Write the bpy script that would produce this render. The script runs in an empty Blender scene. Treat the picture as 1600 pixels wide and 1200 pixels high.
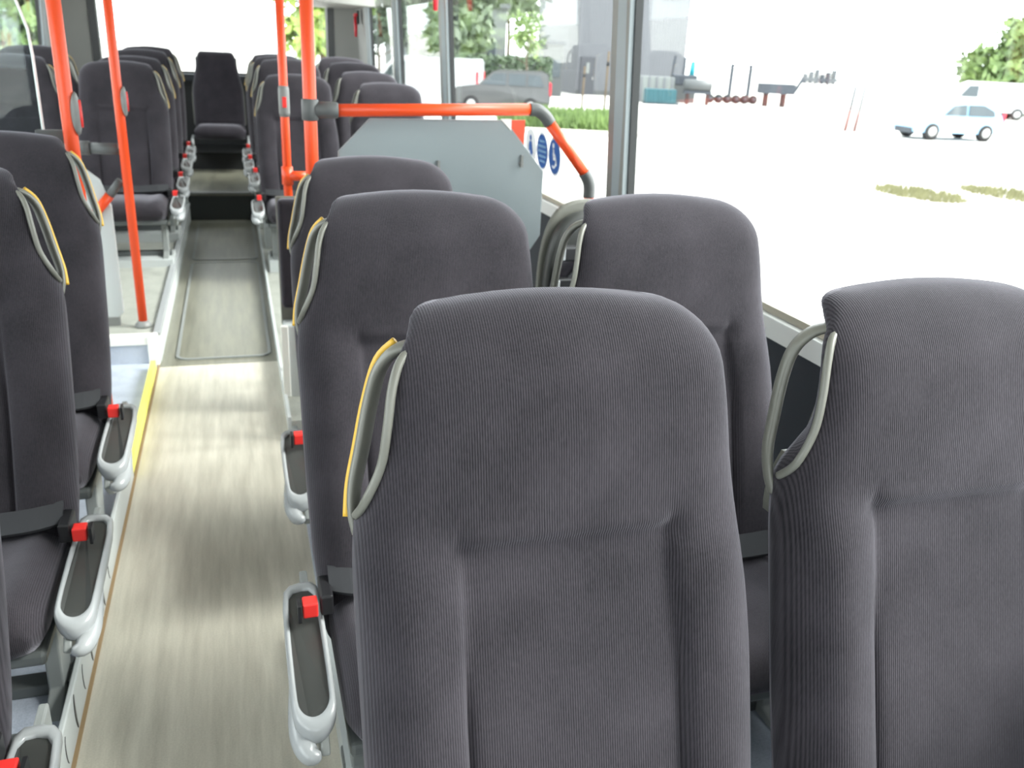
import bpy, bmesh, math, random
import numpy as np
from mathutils import Vector, Matrix
random.seed(7)
C = bpy.context.collection
SC = bpy.context.scene
PI = math.pi

# ---------------------------------------------------------------- camera, sky, exposure
CAM_H = 1.40
yaw, pitch, roll = math.radians(17.966), math.radians(20.981), math.radians(2.8)
fw = Vector((math.sin(yaw)*math.cos(pitch), math.cos(yaw)*math.cos(pitch), -math.sin(pitch)))
rt = Vector((math.cos(yaw), -math.sin(yaw), 0)); up = rt.cross(fw)
rt2 = rt*math.cos(roll) + up*math.sin(roll); up2 = up*math.cos(roll) - rt*math.sin(roll)
cd = bpy.data.cameras.new('camera'); cam = bpy.data.objects.new('camera', cd); C.objects.link(cam)
M = Matrix((rt2, up2, -fw)).transposed().to_4x4(); M.translation = (0, 0, CAM_H)
cam.matrix_world = M
cd.sensor_width = 36; cd.lens = 1350/1600*36; cd.clip_start = .02; cd.clip_end = 600
cd.dof.use_dof = True; cd.dof.focus_distance = 1.15; cd.dof.aperture_fstop = 7.5
SC.camera = cam

w = bpy.data.worlds.new('overcast_sky'); SC.world = w; w.use_nodes = True
nt = w.node_tree; bg = nt.nodes['Background']
bg.inputs['Color'].default_value = (.95, .98, 1.0, 1); bg.inputs['Strength'].default_value = 6.0
SC.view_settings.view_transform = 'Standard'; SC.view_settings.look = 'None'
SC.view_settings.gamma = 1; SC.view_settings.use_curve_mapping = False
SC.view_settings.exposure = 0.0
try:
    SC.cycles.transparent_max_bounces = 16; SC.cycles.max_bounces = 10; SC.cycles.diffuse_bounces = 6
    SC.cycles.use_denoising = True
    SC.cycles.sample_clamp_indirect = 8
except Exception: pass

sun = bpy.data.lights.new('hazy_sun', 'SUN'); sun.energy = 9.0; sun.angle = math.radians(28); sun.color = (1, .97, .93)
so = bpy.data.objects.new('hazy_sun', sun); C.objects.link(so)
so.rotation_euler = Vector((1, -.28, .82)).to_track_quat('Z', 'Y').to_euler(); so.location = (20, -6, 16)

def portal(name, loc, rot, sx, sy):
    l = bpy.data.lights.new(name, 'AREA'); l.shape = 'RECTANGLE'; l.size = sx; l.size_y = sy
    l.cycles.is_portal = True
    o = bpy.data.objects.new(name, l); o.location = loc; o.rotation_euler = rot; C.objects.link(o)
# daylight enters through the window bands (sampling portals for the sky, they emit nothing)
portal('window_portal_right', (1.36, 3.6, 1.42), (0, PI/2, 0), 1.35, 11.6)
portal('window_portal_left', (-1.62, 3.6, 1.42), (0, -PI/2, 0), 1.35, 11.6)
portal('window_portal_rear', (-.1, 9.75, 1.4), (-PI/2, 0, 0), 2.2, .9)
portal('window_portal_front', (-.1, -2.35, 1.45), (PI/2, 0, 0), 1.6, .9)

# ---------------------------------------------------------------- materials
def mat(name, col, rough=.5, metal=0, spec=.5, noise=None, bump=None, coat=0):
    m = bpy.data.materials.new(name); m.use_nodes = True
    n = m.node_tree; b = n.nodes['Principled BSDF']
    b.inputs['Base Color'].default_value = (*col, 1); b.inputs['Roughness'].default_value = rough
    b.inputs['Metallic'].default_value = metal; b.inputs['Specular IOR Level'].default_value = spec
    if coat: b.inputs['Coat Weight'].default_value = coat
    if noise or bump:
        tc = n.nodes.new('ShaderNodeTexCoord')
        nz = n.nodes.new('ShaderNodeTexNoise'); sc, amt = noise or (30, .1)
        nz.inputs['Scale'].default_value = sc; nz.inputs['Detail'].default_value = 6
        n.links.new(tc.outputs['Object'], nz.inputs['Vector'])
        if noise:
            mx = n.nodes.new('ShaderNodeMix'); mx.data_type = 'RGBA'
            mx.inputs[6].default_value = (*[c*(1-amt) for c in col], 1)
            mx.inputs[7].default_value = (*[min(1, c*(1+amt)) for c in col], 1)
            n.links.new(nz.outputs['Fac'], mx.inputs[0]); n.links.new(mx.outputs[2], b.inputs['Base Color'])
        if bump:
            bp = n.nodes.new('ShaderNodeBump'); bp.inputs['Strength'].default_value = bump; bp.inputs['Distance'].default_value = .002
            n.links.new(nz.outputs['Fac'], bp.inputs['Height']); n.links.new(bp.outputs['Normal'], b.inputs['Normal'])
    return m

def fabric(name, dark, light, period=.0031):
    m = bpy.data.materials.new(name); m.use_nodes = True
    n = m.node_tree; L = n.links; b = n.nodes['Principled BSDF']
    b.inputs['Roughness'].default_value = .95; b.inputs['Specular IOR Level'].default_value = .15
    b.inputs['Sheen Weight'].default_value = .26; b.inputs['Sheen Roughness'].default_value = .45
    b.inputs['Sheen Tint'].default_value = (.9, .88, 1, 1)
    tc = n.nodes.new('ShaderNodeTexCoord'); sp = n.nodes.new('ShaderNodeSeparateXYZ')
    L.new(tc.outputs['Object'], sp.inputs[0])
    mu = n.nodes.new('ShaderNodeMath'); mu.operation = 'MULTIPLY'; mu.inputs[1].default_value = 2*PI/period
    L.new(sp.outputs['X'], mu.inputs[0])
    sn = n.nodes.new('ShaderNodeMath'); sn.operation = 'SINE'; L.new(mu.outputs[0], sn.inputs[0])
    mr = n.nodes.new('ShaderNodeMapRange'); mr.inputs['From Min'].default_value = -1; L.new(sn.outputs[0], mr.inputs['Value'])
    nz = n.nodes.new('ShaderNodeTexNoise'); nz.inputs['Scale'].default_value = 9; nz.inputs['Detail'].default_value = 7
    L.new(tc.outputs['Object'], nz.inputs['Vector'])
    fz = n.nodes.new('ShaderNodeTexNoise'); fz.inputs['Scale'].default_value = 420; fz.inputs['Detail'].default_value = 2
    fm = n.nodes.new('ShaderNodeMapping'); fm.inputs['Scale'].default_value = (1, 1, .09); L.new(tc.outputs['Object'], fm.inputs['Vector'])
    L.new(fm.outputs[0], fz.inputs['Vector'])
    # warp of the weave: ribs darker between, lighter on top
    a1 = n.nodes.new('ShaderNodeMath'); a1.operation = 'MULTIPLY_ADD'; a1.inputs[1].default_value = .50
    L.new(mr.outputs['Result'], a1.inputs[0])
    a2 = n.nodes.new('ShaderNodeMath'); a2.operation = 'MULTIPLY_ADD'; a2.inputs[1].default_value = .80; a2.inputs[2].default_value = -.36
    L.new(nz.outputs['Fac'], a2.inputs[0]); L.new(a2.outputs[0], a1.inputs[2])
    a3 = n.nodes.new('ShaderNodeMath'); a3.operation = 'MULTIPLY_ADD'; a3.inputs[1].default_value = .50
    L.new(fz.outputs['Fac'], a3.inputs[0]); L.new(a1.outputs[0], a3.inputs[2])
    mx = n.nodes.new('ShaderNodeMix'); mx.data_type = 'RGBA'; mx.inputs[6].default_value = (*dark, 1); mx.inputs[7].default_value = (*light, 1)
    L.new(a3.outputs[0], mx.inputs[0]); L.new(mx.outputs[2], b.inputs['Base Color'])
    bp = n.nodes.new('ShaderNodeBump'); bp.inputs['Strength'].default_value = .45; bp.inputs['Distance'].default_value = .0012
    L.new(a3.outputs[0], bp.inputs['Height']); L.new(bp.outputs['Normal'], b.inputs['Normal'])
    return m

def glass(name, tint=(.96, .985, .975), refl=.5):
    m = bpy.data.materials.new(name); m.use_nodes = True; n = m.node_tree
    n.nodes.remove(n.nodes['Principled BSDF']); out = n.nodes['Material Output']
    t = n.nodes.new('ShaderNodeBsdfTransparent'); t.inputs[0].default_value = (*tint, 1)
    g = n.nodes.new('ShaderNodeBsdfGlossy'); g.inputs['Roughness'].default_value = .02
    f = n.nodes.new('ShaderNodeLayerWeight'); f.inputs['Blend'].default_value = .5
    p5 = n.nodes.new('ShaderNodeMath'); p5.operation = 'POWER'; p5.inputs[1].default_value = 5
    k = n.nodes.new('ShaderNodeMath'); k.operation = 'MULTIPLY_ADD'; k.inputs[1].default_value = refl; k.inputs[2].default_value = .035
    mx = n.nodes.new('ShaderNodeMixShader')
    n.links.new(f.outputs['Facing'], p5.inputs[0]); n.links.new(p5.outputs[0], k.inputs[0]); n.links.new(k.outputs[0], mx.inputs[0])
    n.links.new(t.outputs[0], mx.inputs[1]); n.links.new(g.outputs[0], mx.inputs[2]); n.links.new(mx.outputs[0], out.inputs[0])
    return m

def floor_mat(name, c1, c2, rough, scale=(14, 1.2, 1), speck=0.0):
    m = bpy.data.materials.new(name); m.use_nodes = True; n = m.node_tree; L = n.links; b = n.nodes['Principled BSDF']
    b.inputs['Specular IOR Level'].default_value = .5
    tc = n.nodes.new('ShaderNodeTexCoord'); mp = n.nodes.new('ShaderNodeMapping'); mp.inputs['Scale'].default_value = scale
    L.new(tc.outputs['Object'], mp.inputs['Vector'])
    nz = n.nodes.new('ShaderNodeTexNoise'); nz.inputs['Scale'].default_value = 2.2; nz.inputs['Detail'].default_value = 8; nz.inputs['Roughness'].default_value = .6
    L.new(mp.outputs[0], nz.inputs['Vector'])
    sp = n.nodes.new('ShaderNodeTexNoise'); sp.inputs['Scale'].default_value = 260; L.new(tc.outputs['Object'], sp.inputs['Vector'])
    ad = n.nodes.new('ShaderNodeMath'); ad.operation = 'MULTIPLY_ADD'; ad.inputs[1].default_value = .35 + speck; L.new(sp.outputs['Fac'], ad.inputs[0])
    L.new(nz.outputs['Fac'], ad.inputs[2])
    mr = n.nodes.new('ShaderNodeMapRange'); mr.inputs['From Min'].default_value = .35; mr.inputs['From Max'].default_value = .95; L.new(ad.outputs[0], mr.inputs['Value'])
    mx = n.nodes.new('ShaderNodeMix'); mx.data_type = 'RGBA'; mx.inputs[6].default_value = (*c1, 1); mx.inputs[7].default_value = (*c2, 1)
    L.new(mr.outputs['Result'], mx.inputs[0]); L.new(mx.outputs[2], b.inputs['Base Color'])
    r2 = n.nodes.new('ShaderNodeMapRange'); r2.inputs['To Min'].default_value = rough-.06; r2.inputs['To Max'].default_value = rough+.1
    L.new(nz.outputs['Fac'], r2.inputs['Value']); L.new(r2.outputs['Result'], b.inputs['Roughness'])
    return m

MAT = dict(
    fabric=fabric('ribbed_grey_fabric', (.0062, .0056, .0070), (.054, .048, .057)),
    dark_fabric=fabric('dark_grey_fabric', (.0065, .006, .0075), (.045, .040, .050)),
    shell=mat('grey_green_plastic', (.15, .15, .13), .45, noise=(25, .08)),
    handle=mat('moulded_grey_plastic', (.17, .17, .148), .35),
    yellow=mat('yellow_strip', (.70, .42, .04), .45),
    silver=mat('silver_plastic', (.34, .355, .365), .25, spec=.6),
    inlay=mat('dark_inlay', (.04, .042, .040), .42),
    black=mat('black_plastic', (.012, .012, .014), .4),
    webbing=mat('black_webbing', (.022, .023, .027), .8, bump=.3),
    red=mat('red_button', (.75, .03, .025), .4),
    leg=mat('grey_painted_steel', (.24, .255, .25), .4, noise=(8, .12)),
    legdark=mat('dark_grey_steel', (.10, .11, .11), .45),
    orange=mat('orange_powder_coat', (.76, .070, .012), .38),
    clamp=mat('grey_rubber_clamp', (.085, .09, .092), .5),
    cap=mat('light_grey_cap', (.19, .195, .19), .45),
    floor=floor_mat('beige_vinyl_floor', (.36, .34, .28), (.65, .62, .53), .30),
    hatch=floor_mat('worn_grey_green_vinyl', (.10, .10, .078), (.24, .235, .185), .30),
    lino=floor_mat('blue_grey_speckled_lino', (.26, .29, .36), (.46, .50, .58), .4, (6, 6, 6), .35),
    plat=floor_mat('grey_platform_lino', (.22, .23, .21), (.38, .39, .35), .4, (5, 5, 5), .3),
    kerb=mat('pale_grey_plinth', (.50, .53, .53), .42, noise=(6, .06)),
    white=mat('white_edge_trim', (.82, .82, .78), .4),
    yedge=mat('yellow_floor_edge', (.84, .78, .16), .5),
    brown=mat('brown_sealant', (.28, .19, .10), .7),
    panel=mat('blue_grey_laminate', (.22, .255, .27), .38, noise=(4, .04)),
    lpanel=mat('pale_grey_laminate', (.50, .53, .53), .4, noise=(4, .04)),
    trimgrey=mat('pillar_grey', (.20, .20, .19), .45, noise=(5, .05)),
    trimlight=mat('light_grey_aluminium', (.26, .30, .32), .35),
    rubber=mat('black_rubber', (.012, .014, .016), .5),
    wall=mat('dark_wall_carpet', (.028, .032, .04), .85, bump=.3),
    sill=mat('pale_sill', (.68, .69, .68), .4),
    beige=mat('beige_gasket', (.40, .37, .30), .5),
    ceil=mat('ceiling_panel', (.42, .42, .40), .6),
    riser=mat('dark_green_grey_riser', (.02, .026, .025), .5),
    hollow=mat('engine_cover_black', (.008, .009, .01), .6),
    glass=glass('window_glass'), sheet=glass('screen_glass', (.86, .92, .92), .9),
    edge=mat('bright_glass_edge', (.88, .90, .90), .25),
    hammer=mat('red_hammer', (.70, .012, .03), .35),
)

# ---------------------------------------------------------------- helpers
def empty(name, loc=(0, 0, 0), rotz=0):
    o = bpy.data.objects.new(name, None); C.objects.link(o); o.location = loc; o.rotation_euler = (0, 0, rotz); o.empty_display_size = .05
    return o
def tag(o, label=None, cat=None, group=None, kind=None):
    if label: o['label'] = label
    if cat: o['category'] = cat
    if group: o['group'] = group
    if kind: o['kind'] = kind
    return o
def obj(name, bm, m, parent=None, smooth=True, subsurf=0, bevel=0, auto=True):
    bmesh.ops.recalc_face_normals(bm, faces=bm.faces)
    me = bpy.data.meshes.new(name); bm.to_mesh(me); bm.free()
    if m: me.materials.append(MAT[m] if isinstance(m, str) else m)
    for p in me.polygons: p.use_smooth = smooth
    o = bpy.data.objects.new(name, me); C.objects.link(o)
    if parent: o.parent = parent
    if bevel:
        b = o.modifiers.new('bevel', 'BEVEL'); b.width = bevel; b.segments = 2; b.limit_method = 'ANGLE'
        if smooth:
            wn = o.modifiers.new('normals', 'WEIGHTED_NORMAL')
    if subsurf:
        s = o.modifiers.new('subsurf', 'SUBSURF'); s.levels = subsurf; s.render_levels = subsurf
    return o
def nb(): return bmesh.new()
def box(bm, x0, x1, y0, y1, z0, z1, rot=None):
    vs = [bm.verts.new((x, y, z)) for z in (z0, z1) for y in (y0, y1) for x in (x0, x1)]
    for f in ((0, 1, 3, 2), (4, 6, 7, 5), (0, 4, 5, 1), (2, 3, 7, 6), (0, 2, 6, 4), (1, 5, 7, 3)):
        bm.faces.new([vs[i] for i in f])
    return bm
def boxes(*bs):
    bm = nb()
    for b in bs: box(bm, *b)
    return bm
def bar(bm, a, b, w, t, upv=(0, 0, 1)):
    a, b = Vector(a), Vector(b); d = (b-a).normalized(); s = d.cross(Vector(upv))
    if s.length < 1e-4: s = d.cross(Vector((1, 0, 0)))
    s.normalize(); u = s.cross(d)
    vs = [bm.verts.new(p + s*(i*w/2) + u*(j*t/2)) for p in (a, b) for i, j in ((-1, -1), (1, -1), (1, 1), (-1, 1))]
    for f in ((0, 1, 2, 3), (7, 6, 5, 4), (0, 4, 5, 1), (1, 5, 6, 2), (2, 6, 7, 3), (3, 7, 4, 0)): bm.faces.new([vs[i] for i in f])
    return bm
def loft(bm, secs, closed=True, cap=True, loop=False):
    R = [[bm.verts.new(p) for p in s] for s in secs]
    n = len(R[0]); m = len(R)
    for i in range(m if loop else m-1):
        A, B = R[i], R[(i+1) % m]
        for j in range(n if closed else n-1):
            k = (j+1) % n
            bm.faces.new((A[j], A[k], B[k], B[j]))
    if cap and not loop:
        bm.faces.new(R[0][::-1]); bm.faces.new(R[-1])
    return bm
def tube(bm, pts, r, n=12, cap=True, loop=False, squash=None):
    pts = [Vector(p) for p in pts]; secs = []; N = len(pts); prev = None
    for i, p in enumerate(pts):
        if loop: d = pts[(i+1) % N] - pts[i-1]
        else: d = pts[min(i+1, N-1)] - pts[max(i-1, 0)]
        d.normalize()
        if prev is None:
            s = d.cross(Vector((0, 0, 1)))
            if s.length < .1: s = d.cross(Vector((0, 1, 0)))
        else: s = prev - d*prev.dot(d)
        s.normalize(); prev = s; u = s.cross(d)
        rr = r[i] if isinstance(r, (list, tuple)) else r
        a, b = (rr, rr) if not squash else (rr*squash[0], rr*squash[1])
        secs.append([p + s*math.cos(2*PI*k/n)*a + u*math.sin(2*PI*k/n)*b for k in range(n)])
    return loft(bm, secs, True, cap, loop)
def smooth_path(ctrl, n=8, loop=False):
    P = [Vector(c) for c in ctrl]; out = []; N = len(P)
    for i in range(N if loop else N-1):
        p0 = P[i-1] if (loop or i > 0) else P[0]; p1 = P[i]; p2 = P[(i+1) % N]
        p3 = P[(i+2) % N] if (loop or i+2 < N) else P[-1]
        for k in range(n):
            t = k/n
            out.append(.5*((2*p1) + (p2-p0)*t + (2*p0-5*p1+4*p2-p3)*t*t + (3*p1-p0-3*p2+p3)*t**3))
    if not loop: out.append(P[-1])
    return out
def prism(bm, poly, axis, a, b):
    """poly in the two other axes, extruded from a to b along axis (0,1,2)"""
    def P(u, v, t):
        q = [0, 0, 0]; o = [i for i in range(3) if i != axis]; q[o[0]] = u; q[o[1]] = v; q[axis] = t; return q
    A = [bm.verts.new(P(u, v, a)) for u, v in poly]; B = [bm.verts.new(P(u, v, b)) for u, v in poly]
    n = len(poly)
    for i in range(n): bm.faces.new((A[i], A[(i+1) % n], B[(i+1) % n], B[i]))
    bm.faces.new(A[::-1]); bm.faces.new(B)
    return bm
def copy_tree(o, parent=None):
    c = o.copy(); C.objects.link(c)
    if parent is not None: c.parent = parent
    for ch in list(o.children): copy_tree(ch, c)
    return c
def struct(name, bm, m, parent=None, smooth=False, bevel=0, label=None):
    o = obj(name, bm, m, parent, smooth=smooth, bevel=bevel)
    if parent is None: o['kind'] = 'structure'
    if label: o['label'] = label
    return o

# ---------------------------------------------------------------- structure: floor, walls, windows
XR, XL, Y0, Y1, ZC = 1.27, -1.50, -2.25, 9.62, 2.2
SILL, WTOP = .80, 2.02
FX0, FX1 = -.40, .135                       # the aisle
STEP_Y = 4.0

fl = struct('floor', boxes((FX0, FX1+.5, Y0, 7.50, -.05, 0)), 'floor', label='worn beige vinyl aisle floor')
def rrect(x0, x1, y0, y1, r, n=5):
    pts = []
    for cx, cy, a in ((x1-r, y0+r, -90), (x1-r, y1-r, 0), (x0+r, y1-r, 90), (x0+r, y0+r, 180)):
        for k in range(n+1):
            t = math.radians(a + 90*k/n); pts.append((cx+r*math.cos(t), cy+r*math.sin(t)))
    return pts
for k, (a, b) in enumerate(((4.02, 5.98), (6.04, 7.40))):
    bm = prism(nb(), rrect(-.315, .085, a+.02, b-.02, .05), 2, -.002, .006)
    struct('floor_hatch', bm, 'hatch', fl, label='grey green hatch in the aisle floor')
    bm = nb(); outer = rrect(-.328, .098, a+.007, b-.007, .056); inner = rrect(-.315, .085, a+.02, b-.02, .05)
    secs = [[(o[0], o[1], -.001), (o[0], o[1], .009), (i[0], i[1], .009), (i[0], i[1], -.001)] for o, i in zip(outer, inner)]
    loft(bm, secs, True, False, True)
    struct('hatch_frame', bm, 'leg', fl, label='pale metal hatch frame')
# aisle in the rear is duller
struct('floor_rear', boxes((FX0, FX1+.1, 3.96, 7.50, -.04, .0015)), 'hatch', label='grey green rear aisle floor')
st = struct('trim_1', boxes((FX0-.02, FX1+.05, 7.50, 7.53, 0, .215)), 'riser', label='dark step riser across the rear aisle')
struct('rear_tread', boxes((FX0-.02, FX1+.05, 7.49, 8.9, .20, .225)), 'hatch', st)
struct('tread_nosing', boxes((FX0-.02, FX1+.05, 7.48, 7.56, .215, .229)), 'cap', st)

# near left podium with slotted side panel and yellow edge
pod = struct('trim_2', boxes((XL, FX0-.005, Y0, 2.86, -.04, .055)), 'lino', label='low podium under the left seats')
struct('podium_side', boxes((FX0-.012, FX0, Y0, 2.86, 0, .105)), 'kerb', pod, bevel=.003)
bm = nb()
for k in range(12):
    y = .98 + k*.112; big = k % 2 == 0; h = .044 if big else .034
    out = [(y - .016*math.cos(math.radians(a)), .055 + h*math.sin(math.radians(a))) for a in range(-80, 81, 20)]
    inn = [(y - (.005 if big else .0125)*math.cos(math.radians(a)), .055 + h*math.sin(math.radians(a))) for a in range(80, -81, -20)]
    b2 = prism(nb(), out+inn, 0, FX0-.004, FX0+.0012)
    struct('slot', b2, 'black', pod)
bm = nb(); box(bm, FX0-.001, FX0+.008, Y0, 4.0, 0, .005)
struct('trim_3', bm, 'brown', label='brown sealant line along the left aisle edge')
# doorway floor
dw = struct('trim_4', boxes((XL, FX0-.004, 2.86, STEP_Y, -.04, .012)), 'lino', label='speckled blue grey doorway floor')
struct('yellow_edge', boxes((FX0-.020, FX0, 2.862, 3.90, .012, .055)), 'yedge', dw)
# left platform
pl = struct('trim_5', boxes((XL, FX0, STEP_Y, 8.9, -.04, .13)), 'plat', label='raised left rear platform')
struct('platform_nosing', boxes((XL, FX0+.006, STEP_Y-.02, STEP_Y+.035, .10, .142)), 'white', pl, bevel=.004)
struct('platform_riser', boxes((XL, FX0-.03, STEP_Y-.012, STEP_Y, .0, .10)), 'lino', pl)
struct('corner_trim', boxes((FX0-.035, FX0+.008, STEP_Y-.024, STEP_Y+.02, .0, .145)), 'white', pl, bevel=.004)
struct('platform_side', boxes((FX0, FX0+.012, STEP_Y+.02, 8.9, 0, .128)), 'kerb', pl)
struct('side_rail', boxes((FX0-.012, FX0+.02, STEP_Y+.03, 8.9, .128, .146)), 'silver', pl, bevel=.003)
# right podiums
pr = struct('trim_6', boxes((FX1, XR, Y0, 1.85, -.04, .055)), 'lino', label='low podium under the right seats')
struct('podium_side', boxes((FX1-.006, FX1+.006, Y0, 1.85, 0, .085)), 'kerb', pr)
pr2 = struct('trim_7', boxes((FX1, XR, 3.1, 8.9, -.04, .06)), 'plat', label='raised right rear platform')
struct('platform_side', boxes((FX1-.012, FX1, 3.1, 8.9, 0, .075)), 'kerb', pr2)
struct('bay_floor', boxes((FX1, XR, 1.85, 3.1, -.04, .022)), 'lino', pr2)
# rear bench podium and engine cover
eb = struct('trim_8', boxes((XL, XR, 8.9, Y1, -.04, .38)), 'hollow', label='black engine cover below the rear seats')

# walls: lower, upper, tumblehome upper glazing leans in
def wx(side, z):    # inner wall face at height z
    return (XR - max(0, z-SILL)*.052) if side > 0 else (XL + max(0, z-SILL)*.052)
for side, nm in ((1, 'right'), (-1, 'left')):
    x0 = XR if side > 0 else XL
    bm = nb(); poly_lo = [(x0, -.3), (x0+side*.07, -.3), (x0+side*.07, SILL), (x0, SILL)]
    if side > 0: prism(bm, poly_lo, 1, Y0, Y1)
    else:
        prism(bm, poly_lo, 1, Y0, 2.9); prism(bm, poly_lo, 1, 4.12, Y1)
    wl = struct('wall_'+nm, bm, 'wall', label='dark lower side wall')
    xa, xb = wx(side, WTOP), wx(side, ZC+.02)
    bm = prism(nb(), [(xa, WTOP), (xa+side*.08, WTOP), (xb+side*.08, ZC+.05), (xb, ZC+.05)], 1, Y0, Y1)
    struct('cantrail', bm, 'ceil', wl)
    if side > 0:
        bm = prism(nb(), [(x0-.012, SILL-.045), (x0+.055, SILL-.045), (x0+.055, SILL+.012), (x0-.006, SILL+.004)], 1, Y0, Y1)
        struct('sill_ledge', bm, 'sill', wl)
        struct('sill_gasket', boxes((x0+.01, x0+.03, Y0, Y1, SILL+.008, SILL+.026)), 'beige', wl)
    else:
        bm = prism(nb(), [(x0+.012, SILL-.045), (x0-.055, SILL-.045), (x0-.055, SILL+.012), (x0+.006, SILL+.004)], 1, Y0, 2.9)
        struct('sill_ledge', bm, 'sill', wl)
struct('ceiling', boxes((XL-.1, XR+.1, Y0-.1, Y1+.1, ZC, ZC+.06)), 'ceil', label='pale ceiling')

# pillars
tn = [9]
def pillar(side, y0, y1, light_side=-1, slot=True):
    bm = nb(); secs = []
    for z in (SILL-.02, 1.3, WTOP+.02):
        x = wx(side, z); s = side
        secs.append([(x+s*.032, y0, z), (x-s*.004, y0, z), (x-s*.022, y0+.045, z), (x-s*.022, y1-.03, z), (x-s*.004, y1, z), (x+s*.032, y1, z)])
    loft(bm, secs)
    o = struct('trim_%d' % tn[0], bm, 'trimgrey', label='grey window pillar'); tn[0] += 1
    bm = nb(); secs = []
    for z in (SILL-.02, WTOP+.02):
        x = wx(side, z); s = side
        secs.append([(x-s*.002, y0-.002, z), (x-s*.0235, y0+.045, z), (x-s*.0215, y0+.047, z), (x+s*.03, y0+.02, z), (x+s*.03, y0-.002, z)])
    loft(bm, secs); struct('pillar_edge', bm, 'trimlight', o)
    return o
PR = [(-.05, .12), (2.76, 2.885), (5.38, 5.53), (7.05, 7.2), (8.55, 9.2)]
for a, b in PR: pillar(1, a, b)
PLf = [(-.05, .12), (2.76, 2.9), (4.12, 4.30), (6.3, 6.48), (8.55, 9.2)]
for a, b in PLf: pillar(-1, a, b)
for o in list(C.objects):
    pass
# window panes with black gaskets
wn = [1]
def window(side, ya, yb, z0=SILL, label='side window'):
    z0 += .012
    X = lambda z, d: wx(side, z) + side*d
    P = lambda y, z, d: (X(z, d), y, z)
    bm = nb(); loft(bm, [[P(ya, z0, .03), P(yb, z0, .03), P(yb, WTOP, .03), P(ya, WTOP, .03)], [P(ya, z0, .036), P(yb, z0, .036), P(yb, WTOP, .036), P(ya, WTOP, .036)]])
    o = struct('window_%d' % wn[0], bm, 'glass', label=label); wn[0] += 1
    g = .009
    def ring(d): return [P(ya, z0, d), P(yb, z0, d), P(yb, WTOP, d), P(ya, WTOP, d)], [P(ya+g, z0+g*.6, d), P(yb-g, z0+g*.6, d), P(yb-g, WTOP-g, d), P(ya+g, WTOP-g, d)]
    o1, i1 = ring(.014); o2, i2 = ring(.04)
    bm = nb(); loft(bm, [o1, i1, i2, o2], True, False, True)
    struct('gasket', bm, 'rubber', o)
    return o
for (a, b), (c, d), lb in zip(PR[:-1], PR[1:], ('side window beside the nearest right seats', 'side window behind the grey partition', 'side window right of the far seats', 'rearmost right side window')):
    window(1, b, c, label=lb)
window(1, Y0+.1, PR[0][0], label='foremost right side window')
window(-1, Y0+.1, PLf[0][0], label='foremost left side window'); window(-1, .12, 2.76, label='left window beside the near seats')
window(-1, 4.30, 6.3, label='left window behind the doorway'); window(-1, 6.48, 8.55, label='rearmost left side window')
# middle door on the left: two glazed leaves
dr = empty('door_1', (XL, 3.51, 0)); tag(dr, 'glazed two leaf bus door on the left', None, None, 'structure')
for s in (-1, 1):
    y0, y1 = (-.60, -.005) if s < 0 else (.005, .60)
    bm = nb(); g = .05
    loft(bm, [[(-.03, y0, .0), (-.03, y1, .0), (-.03, y1, 2.0), (-.03, y0, 2.0)], [(-.03, y0+g, .12), (-.03, y1-g, .12), (-.03, y1-g, 1.95), (-.03, y0+g, 1.95)],
              [(.01, y0+g, .12), (.01, y1-g, .12), (.01, y1-g, 1.95), (.01, y0+g, 1.95)], [(.01, y0, .0), (.01, y1, .0), (.01, y1, 2.0), (.01, y0, 2.0)]], True, False, True)
    lf = obj('door_leaf', bm, 'rubber', dr, smooth=False)
    obj('door_pane', boxes((-.02, -.014, y0+g, y1-g, .12, 1.95)), 'glass', lf, smooth=False)
# rear wall and rear window
rw = struct('wall_rear', boxes((XL-.07, XR+.07, Y1, Y1+.08, -.3, 1.06), (XL-.07, -1.20, Y1, Y1+.08, 1.06, ZC), (.98, XR+.07, Y1, Y1+.08, 1.06, ZC), (-1.20, .98, Y1, Y1+.08, 1.95, ZC)), 'hollow', label='dark rear wall of the bus')
struct('parcel_shelf', boxes((XL, XR, Y1-.22, Y1, 1.0, 1.06)), 'wall', rw)
o = struct('window_%d' % wn[0], boxes((-1.20, .98, Y1+.03, Y1+.036, 1.06, 1.95)), 'glass', label='wide rear window'); wn[0] += 1
bm = nb()
loft(bm, [[(-1.20, Y1-.002, 1.06), (.98, Y1-.002, 1.06), (.98, Y1-.002, 1.95), (-1.20, Y1-.002, 1.95)], [(-1.17, Y1-.002, 1.08), (.95, Y1-.002, 1.08), (.95, Y1-.002, 1.92), (-1.17, Y1-.002, 1.92)],
          [(-1.17, Y1+.05, 1.08), (.95, Y1+.05, 1.08), (.95, Y1+.05, 1.92), (-1.17, Y1+.05, 1.92)], [(-1.20, Y1+.05, 1.06), (.98, Y1+.05, 1.06), (.98, Y1+.05, 1.95), (-1.20, Y1+.05, 1.95)]], True, False, True)
struct('gasket', bm, 'rubber', o)
# rear corner pillars (slanting trims)
for side in (1, -1):
    xo = XR if side > 0 else XL; xi = .96 if side > 0 else -1.17
    bm = nb()
    loft(bm, [[(xo, 9.18, z), (xi, 9.5, z), (xi, Y1, z), (xo, Y1, z)] for z in (.95, 2.05)])
    o = struct('trim_%d' % tn[0], bm, 'trimgrey', label='grey rear corner trim'); tn[0] += 1
    bm = nb(); loft(bm, [[(xi+side*.055, 9.44, z), (xi-side*.006, 9.505, z), (xi-side*.006, Y1-.01, z), (xi+side*.03, Y1-.01, z)] for z in (.95, 2.05)])
    struct('dark_edge', bm, 'rubber', o)
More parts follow.
